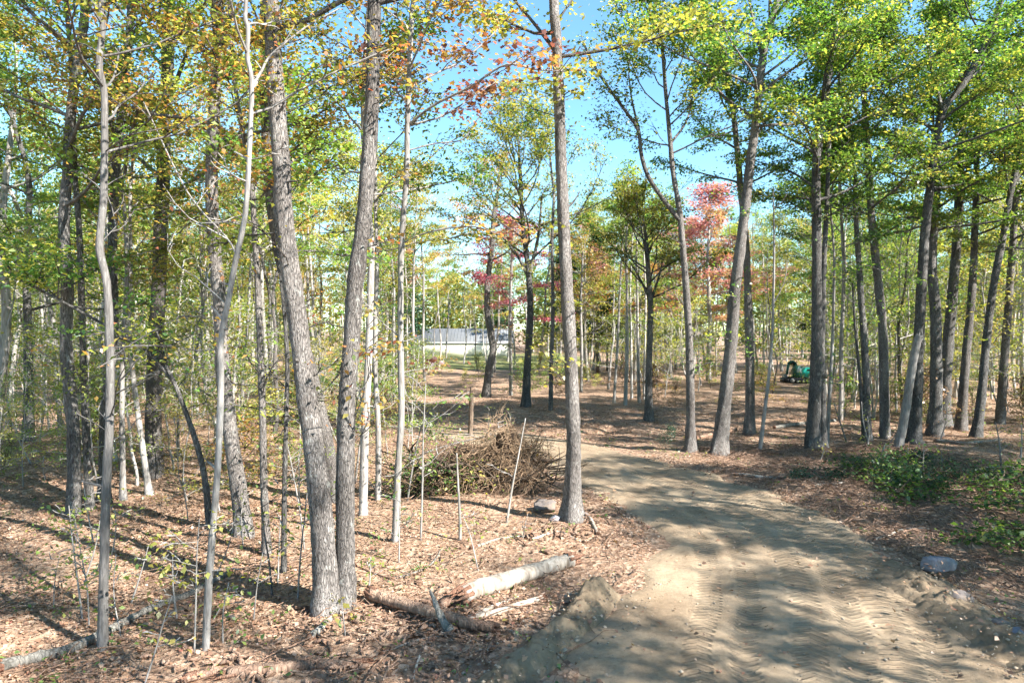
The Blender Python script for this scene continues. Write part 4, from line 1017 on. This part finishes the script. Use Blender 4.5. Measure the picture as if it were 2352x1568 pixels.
def rock(label, u, v, w, h, seed, mat, depth=.8, sink=.25, name='boulder', rot=0.0):
    rng = np.random.default_rng(seed); g = gpt(u, v); d = g[1]
    W, Hh = .5 * w / F * d, h / F * d
    n, m_ = 18, 11; V = []
    for i in range(m_ + 1):
        th = math.pi * i / m_
        for j in range(n):
            ph = 2 * math.pi * j / n
            V.append((math.sin(th) * math.cos(ph), math.sin(th) * math.sin(ph), math.cos(th)))
    V = np.array(V)
    for k in range(13):       # cut flat facets
        nn = rng.normal(0, 1, 3); nn /= np.linalg.norm(nn); c = rng.uniform(.42, .72)
        dd = V @ nn; V = V - np.clip(dd - c, 0, None)[:, None] * nn
    V += .022 * rng.normal(0, 1, V.shape)
    V = V * np.array([W, W * depth, Hh * .62]); 
    Q = [(i * n + j, (i + 1) * n + j, (i + 1) * n + (j + 1) % n, i * n + (j + 1) % n) for i in range(m_) for j in range(n)]
    o = link(name, make_mesh(name, V, Q, smooth=False), mat)
    o.location = (g[0], g[1] + W * depth * .5, g[2] + Hh * .62 * (1 - 2 * sink)); o.rotation_euler = (rng.normal(0, .1), rng.normal(0, .1), rot)
    tag(o, label, 'rock')
def stone_mat(name, a, b, dirt=.4):
    m, nt, out = newmat(name); v = coords(nt)
    c = ramp(nt, noise(nt, v, 5, 5, .65), [(.3, a), (.7, b)]).outputs[0]
    c = mixc(nt, math_(nt, 'MULTIPLY', ramp(nt, noise(nt, v, 3, 4, .7), [(.5, (0, 0, 0)), (.62, (1, 1, 1))]).outputs[0], dirt), c, (.20, .14, .09))
    principled(nt, out, c, .85, noise(nt, v, 16, 6, .7), .8, .03, .3)
    return m
M_blue = stone_mat('stone_blue_grey', (.15, .15, .172), (.27, .27, .30)); M_pink = stone_mat('stone_pink_grey', (.12, .10, .09), (.21, .18, .165), .6)
rock('large flat topped bluish boulder right of the road', 2155, 1328, 100, 52, 1, M_blue, .7, .12)
rock('pinkish boulder half buried in the bank right of the road', 2215, 1395, 100, 42, 2, M_pink, .6, .2)
rock('pale rock in the bank near the right edge', 2305, 1450, 60, 30, 3, M_pink, .7, .12)
rock('rounded rock at the right picture edge', 2345, 1475, 56, 34, 4, M_blue, .7, .12)
rock('grey boulder left of the lone roadside trunk', 1248, 1178, 84, 40, 5, M_pink, .8, .42)
rock('small pale stone at the lone trunk foot', 1275, 1197, 34, 24, 6, M_blue, .8, .4)
rock('small stone right of the lone trunk foot', 1340, 1190, 28, 20, 7, M_pink, .8, .4)
rock('small dark clod lying on the road', 1590, 1388, 22, 9, 8, M_logb, .6, .25, 'soil_clod')

# ------------------------------------------------------------------ brush pile
rng = np.random.default_rng(91)
bx, by = -1.05, 19.6; bz = tz(bx, by)
BP = empty('brush_pile', (bx, by, bz)); tag(BP, 'brown uprooted brush pile with root tangle beside the road bend', 'brush pile')
m, nt, out = newmat('pile_soil'); v = coords(nt)
c = ramp(nt, noise(nt, v, 6, 5, .7), [(.3, (.03, .02, .014)), (.55, (.10, .062, .038)), (.75, (.19, .12, .075))]).outputs[0]
principled(nt, out, c, .95, noise(nt, v, 18, 5, .7), 1.0, .08); M_pile = m
xs = np.linspace(-2.4, 2.3, 60); ys = np.linspace(-1.5, 1.6, 40); PX, PY = np.meshgrid(xs, ys)
hgt = 1.6 * np.exp(-((PX - .95) / .7) ** 2 - (PY / .6) ** 2) + .95 * np.exp(-((PX + .35) / .8) ** 2 - ((PY - .5) / .7) ** 2) + .45 * np.exp(-((PX + 1.4) / .7) ** 2 - ((PY + .1) / .8) ** 2)
hgt = hgt * (1 + .35 * fbm(PX * 2.2, PY * 2.2, 51, 3)) - .1
ii = (np.arange(39)[:, None] * 60 + np.arange(59)[None]).ravel()
link('soil_mound', make_mesh('soil_mound', np.column_stack([PX.ravel(), PY.ravel(), hgt.ravel() + terrain(PX.ravel() + bx, PY.ravel() + by) - bz]), np.stack([ii, ii + 1, ii + 61, ii + 60], 1)), M_pile, BP)
M_root = plain('root_fibre', (.29, .195, .12), .9, .35, 5); M_rootd = plain('root_dark', (.13, .085, .052), .9, .35, 5)
for nm, cnt, cen, rad_, mat, ln in (('root_tangle', 1250, (.8, -.15, .95), (.9, .75, .95), M_root, .42), ('root_tangle', 800, (1.5, .1, .8), (.5, .5, .6), M_rootd, .4), ('root_tangle', 750, (-.4, .5, .75), (.9, .5, .5), M_rootd, .4), ('root_tangle', 500, (-.2, -.3, .25), (1.9, .9, .3), M_root, .5)):
    A = Acc()
    for k in range(cnt):
        u_ = rng.normal(0, 1, 3); u_ /= np.linalg.norm(u_); u_[2] = abs(u_[2]) if cen[2] < .5 else u_[2]
        p = np.array(cen) + u_ * np.array(rad_) * rng.uniform(.55, 1.12) * (1 + .3 * math.sin(5 * u_[0] + 3 * u_[2] + cnt))
        if p[2] < .02: continue
        d0 = u_ * .6 + rng.normal(0, .7, 3); d0[2] -= .45; d0 /= np.linalg.norm(d0)
        A.tube(limb_path(p, d0, ln * rng.uniform(.4, 1.3), rng, 3, .35, -.08), np.linspace(rng.uniform(.006, .013), .003, 4), 3)
    A.build(nm, mat, BP)['kind'] = 'stuff'
A = Acc()
for k in range(240):
    p = np.array([rng.uniform(-2.4, 2.2), rng.uniform(-.9, .8), rng.uniform(.1, .6)]); az = rng.uniform(0, 6.28)
    A.tube(limb_path(p, (math.cos(az), math.sin(az), rng.uniform(-.1, .8)), rng.uniform(.5, 1.7), rng, 4, .22, 0), np.linspace(rng.uniform(.006, .035), .006, 5), 4)
for k in range(34):
    p = np.array([rng.uniform(-2.0, 2.0), rng.uniform(-.8, .6), rng.uniform(.1, .9)]); az = rng.uniform(0, 6.28)
    A.tube(limb_path(p, (math.cos(az), math.sin(az), rng.uniform(-.2, .7)), rng.uniform(.5, 1.4), rng, 4, .25, 0), np.linspace(rng.uniform(.025, .055), .012, 5), 6, cap=True)
A.build('dead_limbs', B['brown'], BP)['kind'] = 'stuff'
C = Crown(rng, .10, 'kite', .2, .3)
for k in range(80): C.cluster((rng.uniform(-2.3, .4), rng.uniform(-1.0, .2), rng.uniform(.15, .85)), 12)
P = np.vstack(C.C); P[:, 2] = np.maximum(P[:, 2], .05); V, Q, T = leaves(P, .10, rng); link('green_leaves', make_mesh('green_leaves', V, Q, smooth=False), L['green'], BP)['kind'] = 'stuff'

# ------------------------------------------------------------------ saplings and cut boughs in front
def sapling(label, path, w, leaf='ygreen', n=8, seed=0, lsize=.09, lper=5, bark='smooth', group=None, bare=False, dd=0.0, cat='sapling'):
    rng = np.random.default_rng(seed + 500); g = gpt(*path[0])
    S = np.array([at(u, v, g[1] + dd * k / max(1, len(path) - 1)) for k, (u, v) in enumerate(path)]) - g
    S[0] = (0, 0, -.05)
    S = spline(S, 4 * len(S)); o = empty('sapling', g); tag(o, label, cat, group)
    r = .5 * w / F * g[1]
    A = Acc(); A.tube(S, np.linspace(r, max(r * .35, .004), len(S)), 6, cap=True); A.build('stem', B[bark], o)
    C = Crown(rng, lsize, 'kite', .06, .13, -.3)
    H = np.linalg.norm(S[-1] - S[0])
    for k in range(n):
        f = .35 + .65 * (k + rng.random()) / max(n, 1); j = min(int(f * (len(S) - 1)), len(S) - 1); az = rng.uniform(0, 6.28)
        C.limb(limb_path(S[j], (math.cos(az), math.sin(az), rng.uniform(0, .7)), H * rng.uniform(.18, .34), rng, 4, .2, .02), max(r * .4, .004), 2, max(1, lper // 2), .5, .2, 3, .003, bare)
    C.finish(o, B[bark], L[leaf])
sapling('bleached broken pole standing in the litter before the pile', [(1057, 1240), (1056, 1180), (1052, 1110), (1049, 1040)], 9, None or 'ygreen', 0, 1, bark='pale')
sapling('thin bare stick leaning right before the brush pile', [(1163, 1200), (1178, 1110), (1190, 1050), (1207, 960)], 6, 'ygreen', 1, 2, bare=True, bark='pale')
sapling('thin pale stem with yellow green leaves left of the pile', [(966, 1240), (970, 1120), (972, 1000), (978, 880)], 6, 'ygreen', 9, 3, lper=6)
sapling('pale stem arching over the brush pile to the right', [(918, 1100), (945, 1062), (985, 1037), (1062, 1014), (1130, 1000), (1160, 1002), (1182, 1024)], 6, 'ygreen', 10, 4, lper=3, dd=.6)
sapling('small maple with orange and yellow leaves at road bend', [(1245, 1110), (1238, 1060), (1225, 1020)], 4, 'orange', 9, 5, lper=9, lsize=.1)
sapling('leafy young stem at the left end of the pile', [(935, 1150), (950, 1060), (965, 990), (985, 940)], 5, 'ygreen', 12, 6, lper=8)
sapling('red brown leaved low sprout before the roadside boulder', [(1200, 1235), (1205, 1210), (1212, 1180)], 3, 'dead', 6, 7, lper=4)
sapling('thin dark whip right of the twin trunk', [(1100, 1310), (1080, 1230), (1062, 1180)], 4, 'ygreen', 3, 8, lper=3)
sapling('spindly dark stem before the twin trunk, left side', [(683, 1382), (690, 1280), (700, 1180), (712, 1080)], 5, 'ygreen', 6, 9, lper=4)
sapling('spindly dark stem left of the twin trunk foot', [(626, 1372), (618, 1290), (606, 1215), (600, 1130)], 6, 'ygreen', 6, 10, lper=4, bark='oakd')
sapling('forked pale sapling with drooping yellow leaves, left foreground', [(446, 1500), (450, 1380), (452, 1280), (458, 1190)], 5, 'gold', 9, 11, lper=4, lsize=.1)
sapling('twin whip sapling between slim grey and far left trunks', [(190, 1420), (178, 1330), (165, 1230), (158, 1160)], 5, 'ygreen', 9, 12, lper=5)
sapling('thin whip sapling beside the slim grey tree', [(205, 1440), (200, 1350), (186, 1270), (172, 1190)], 4, 'ygreen', 8, 13, lper=5)
sapling('bent dry sprig with curled leaves beside the pale slender tree', [(485, 1425), (510, 1390), (540, 1365), (560, 1372)], 3, 'gold', 5, 14, lper=3, lsize=.1)
sapling('forked pale twig sapling at the bottom left', [(330, 1568), (355, 1500), (375, 1430), (395, 1370)], 5, 'gold', 4, 15, lper=3)
sapling('leafy sapling between twin trunk and thick flared trunk', [(700, 1260), (690, 1180), (672, 1080), (660, 1020)], 5, 'ygreen', 12, 16, lper=7)
sapling('leafy beech sapling behind the white barked trunk', [(815, 1110), (830, 1000), (850, 920), (880, 860)], 6, 'green', 14, 17, lper=10, lsize=.11)
rs = np.random.default_rng(402); k = 0; t = 0
while k < 42 and t < 900:
    t += 1
    u = rs.uniform(-30, 1000) if rs.random() < .7 else rs.uniform(1850, 2380); v = rs.uniform(1010, 1480) if u < 1000 else rs.uniform(990, 1100)
    g = gpt(u, v)
    if not free(g[0], g[1], .8) or road_coord(g[0], g[1])[0][0] < 3.4: continue
    TAKEN.append((g[0], g[1])); h = rs.uniform(60, 190) * (1.0 if v > 1150 else .6); l = rs.normal(0, 12)
    zn = 'between the trunks of the left wood' if u < 850 else 'on sunlit litter left of the pile' if u < 1000 else 'under the right hand trees'
    sapling('thin sparse leaved sapling, %s' % beside(u, g[1]), [(u, v), (u + l, v - h * .5), (u + l * 1.6 + rs.normal(0, 6), v - h)], rs.uniform(3, 5), rs.choice(['ygreen', 'ygreen', 'gold', 'green']), int(rs.integers(3, 7)), 600 + k, lper=int(rs.integers(1, 4)), group='sparse saplings ' + zn)
    k += 1

def proto_bough(seed, leafm, lsize, lper, name, needle=False):
    rng = np.random.default_rng(seed); o = empty(name)
    S = limb_path((0, 0, .12), (1, 0, .1), 1.7, rng, 7, .12, -.01); S[:, 2] = np.clip(S[:, 2], .06, .5)
    A = Acc(); A.tube(S, np.linspace(.022, .006, 8), 5, cap=True); A.build('stem', B['brown'], o)
    C = Crown(rng, lsize, 'kite', .10, .17, -.2)
    C.limb(S, .012, 12, lper, .42, .1, 3, .004); P = np.vstack(C.C)
    P[:, 2] = np.abs(P[:, 2] - .05) + .05; C.C = [P]
    C.finish(o, B['brown'], L[leafm]); return o
BO = [proto_bough(1, 'green', .12, 6, 'cut_bough'), proto_bough(2, 'dgreen', .12, 6, 'cut_bough'), proto_bough(3, 'dgreen', .13, 6, 'cut_bough')]
HB = [proto_bough(4, 'needle', .08, 20, 'evergreen_bough')]
for o in BO + HB: o['H'] = 1.0
rs = np.random.default_rng(31)
for k in range(30):
    u, v = 2430 - 380 * rs.random() ** 1.5, rs.uniform(1095, 1310)
    if v > 1130 + (u - 2030) * .5: v = rs.uniform(1090, 1150)
    if u < 2090 and v > 1240: u += 150
    g = gpt(u, v)
    if road_coord(g[0], g[1])[0][0] < 3.0: g[0] += 1.2
    kb = rs.integers(3)
    lb = '%s green cut branch in the %s %s part of the roadside heap' % ('brighter' if kb == 0 else 'darker' if kb == 1 else 'broad leaved', 'near' if v > 1200 else 'middle' if v > 1140 else 'far', 'left' if u < 2200 else 'central' if u < 2310 else 'right')
    o = place(BO[kb], g[0], g[1], rs.uniform(.7, 1.15), rs.uniform(0, 6.28), lb, 'cut branch', 'green branches heaped right of the road')
    o.location.z += rs.uniform(.0, .22) * (1 if u > 2150 else .3); o.rotation_euler.x = rs.normal(0, .15); o.rotation_euler.y = -rs.uniform(-.05, .12)
for k in range(11):
    u, v = rs.uniform(1890, 2130), rs.uniform(1062, 1110); g = gpt(u, v)
    place(HB[0], g[0], g[1], rs.uniform(.7, 1.1), rs.uniform(0, 6.28), 'dark evergreen bough on litter, %s %s of the evergreen patch' % ('front' if v > 1090 else 'middle' if v > 1075 else 'back', 'left' if u < 1950 else 'centre left' if u < 2010 else 'centre right' if u < 2070 else 'right'), 'cut branch', 'evergreen boughs on the litter')
for u, v, h, lb in ((1528, 1038, .9, 'little evergreen seedling at the road bend'), (2130, 1090, .6, 'little evergreen sprig under the right hand trees')):
    g = gpt(u, v); o = place(HB[0], g[0], g[1], h * .6, 1.0, lb, 'seedling', None); o.rotation_euler.y = R(-70)

# ------------------------------------------------------------------ litter, sticks, stones
rng = np.random.default_rng(12)
def scatter(n, dmin, dmax, p):
    t = rng.random(n); d = (dmin ** p + (dmax ** p - dmin ** p) * t) ** (1 / p)
    x = rng.uniform(-1, 1, n) * (d * .80 + 1.5)
    return x, d
x, y = scatter(330000, 6.5, 46, .95)
rd, rw = road_coord(x, y)
onroad = rd < rw * (.95 + .15 * fbm(x, y, 61, 2))
bd = np.full(len(x), 9.0)
for Pb in (BERM1, BERM2):
    bd = np.minimum(bd, np.sqrt(((x[:, None] - Pb[None, ::3, 0]) ** 2 + (y[:, None] - Pb[None, ::3, 1]) ** 2).min(1)))
dens = np.clip(.68 + .7 * fbm(x * .45, y * .45, 71, 3), .12, 1)
dens[onroad] = .025; dens[(bd < .7)] = .10
k = rng.random(len(x)) < dens
x, y, onr, bb = x[k], y[k], onroad[k], bd[k]
z = terrain(x, y) + rng.uniform(.004, .035, len(x)) + np.where(onr, .06, 0) + np.where(bb < .6, .28, 0)
V, Q, T = leaves(np.column_stack([x, y, z]), np.where(rng.random(len(x)) < .14, .088, .048), rng, .05, .4, width=.75)
m = leaf_mat('litter_leaf', [(0, (.12, .07, .045)), (.2, (.20, .10, .055)), (.5, (.33, .17, .088)), (.75, (.42, .245, .135)), (.92, (.53, .375, .26)), (.97, (.46, .23, .09)), (1, (.32, .10, .06))], None, trans=.15)
lit = link('leaf_litter', make_mesh('leaf_litter', V, Q, smooth=False), m); tag(lit, 'fallen brown and orange leaves covering the forest floor', 'leaf litter', None, 'stuff')
# twigs
A = Acc(); n = 6500
x, y = scatter(n, 7, 40, .9)
x2 = np.where(rng.random(n) < .45, rng.uniform(6.5, 15, n), x); y2 = np.where(x2 != x, rng.uniform(12, 26, n), y)
rd, rw = road_coord(x2, y2); ok = rd > rw * 1.02
for a, b in zip(x2[ok], y2[ok]):
    l = rng.uniform(.25, 1.1); az = rng.uniform(0, 6.28)
    P = limb_path((a, b, 0), (math.cos(az), math.sin(az), 0), l, rng, 4, .14, 0)
    P[:, 2] = terrain(P[:, 0], P[:, 1]) + .045 + np.abs(rng.normal(0, .05, 5))
    A.tube(P, np.linspace(rng.uniform(.006, .018), .004, 5), 4)
st = A.build('fallen_twigs', M_logb); tag(st, 'scattered dead twigs and sticks on the litter', 'twigs', None, 'stuff')
# pebbles and clods on the road
n = 5200
x = rng.uniform(-.8, 9.0, n); y = 7.5 + 20 * rng.random(n) ** 1.6
rd, rw = road_coord(x, y); e = np.abs(rd / rw)
bdm = np.min([np.sqrt(((x[:, None] - Pb[None, ::3, 0]) ** 2 + (y[:, None] - Pb[None, ::3, 1]) ** 2).min(1)) for Pb in (BERM1, BERM2)], 0)
ok = (e < 1.15) & ((rng.random(n) < .25) | (e > .8)) | ((bdm < .9) & (rng.random(n) < .8))
x, y, bdm = x[ok], y[ok], bdm[ok]; n = len(x)
oc = np.array([(1, 0, 0), (-1, 0, 0), (0, 1, 0), (0, -1, 0), (0, 0, 1), (0, 0, -1)], float); of = np.array([(0, 2, 4), (2, 1, 4), (1, 3, 4), (3, 0, 4), (2, 0, 5), (1, 2, 5), (3, 1, 5), (0, 3, 5)])
s = .012 + .035 * rng.random(n) ** 4
V = np.column_stack([x, y, terrain(x, y) + .045 + .22 * np.exp(-(bdm / .45) ** 2)])[:, None] + (oc[None] * rng.uniform(.6, 1.2, (n, 6, 1)) * np.array([1, 1, .7])) * s[:, None, None]
T = (np.arange(n)[:, None, None] * 6 + of[None]).reshape(-1, 3)
pb = link('road_stones', make_mesh('road_stones', V.reshape(-1, 3), None, T, smooth=False), stone_mat('pebble', (.22, .17, .12), (.40, .34, .27))); tag(pb, 'loose pebbles and soil crumbs on the dirt road', 'pebbles', None, 'stuff')
# green sprigs of ground cover
x, y = scatter(900, 7.5, 30, .9); rd, rw = road_coord(x, y); ok = rd > rw * 1.05; x, y = x[ok], y[ok]
P = np.repeat(np.column_stack([x, y, terrain(x, y) + .06]), 6, 0); P += rng.normal(0, 1, P.shape) * np.array([.09, .09, .03])
V, Q, T = leaves(P, .075, rng, .2, .5); gs = link('ground_cover', make_mesh('ground_cover', V, Q, smooth=False), L['green']); tag(gs, 'sparse small green sprigs among the fallen leaves', 'ground plants', None, 'stuff')

# splinters and bark chips round the logs
A = Acc(); rng = np.random.default_rng(66)
for k in range(420):
    u, v = (rng.normal(960, 170), rng.normal(1440, 50)) if k < 260 else (rng.normal(1290, 60), rng.normal(1220, 25)) if k < 340 else (rng.normal(640, 150), rng.normal(1530, 20))
    g = gpt(u, min(max(v, 1150), 1600))
    if road_coord(g[0], g[1])[0][0] < 3.0: continue
    l = rng.uniform(.05, .28); w = rng.uniform(.012, .04); az = rng.uniform(0, 6.28); e = np.array([math.cos(az), math.sin(az), rng.normal(0, .2)])
    A.tube(spline([g + np.array([0, 0, .03]) - e * l * .5, g + np.array([0, 0, .045]), g + np.array([0, 0, .03]) + e * l * .5], 4), np.array([.5, 1, .9, .3]) * w, 4, 1 + .25 * rng.normal(0, 1, (4, 4)), cap=True)
tag(A.build('wood_chips', M_logb, None, False), 'scattered rotten wood splinters and bark chips round the logs', 'wood chips', None, 'stuff')

# alike neighbours are told apart by their order from left to right
same = {}
for o in SC.objects:
    if o.parent is None and o.get('label') and 'outside' not in o['label'] and o.location.y > 1: same.setdefault(o['label'], []).append(o)
for lb, obs in same.items():
    if 2 <= len(obs) <= 5:
        obs.sort(key=lambda o: o.location.x / o.location.y)
        for k, o in enumerate(obs):
            t = lb + (', leftmost' if k == 0 else ', rightmost' if k == len(obs) - 1 else ', %s from left' % ('second', 'third', 'fourth')[k - 1])
            if len(t.split()) <= 16: o['label'] = t
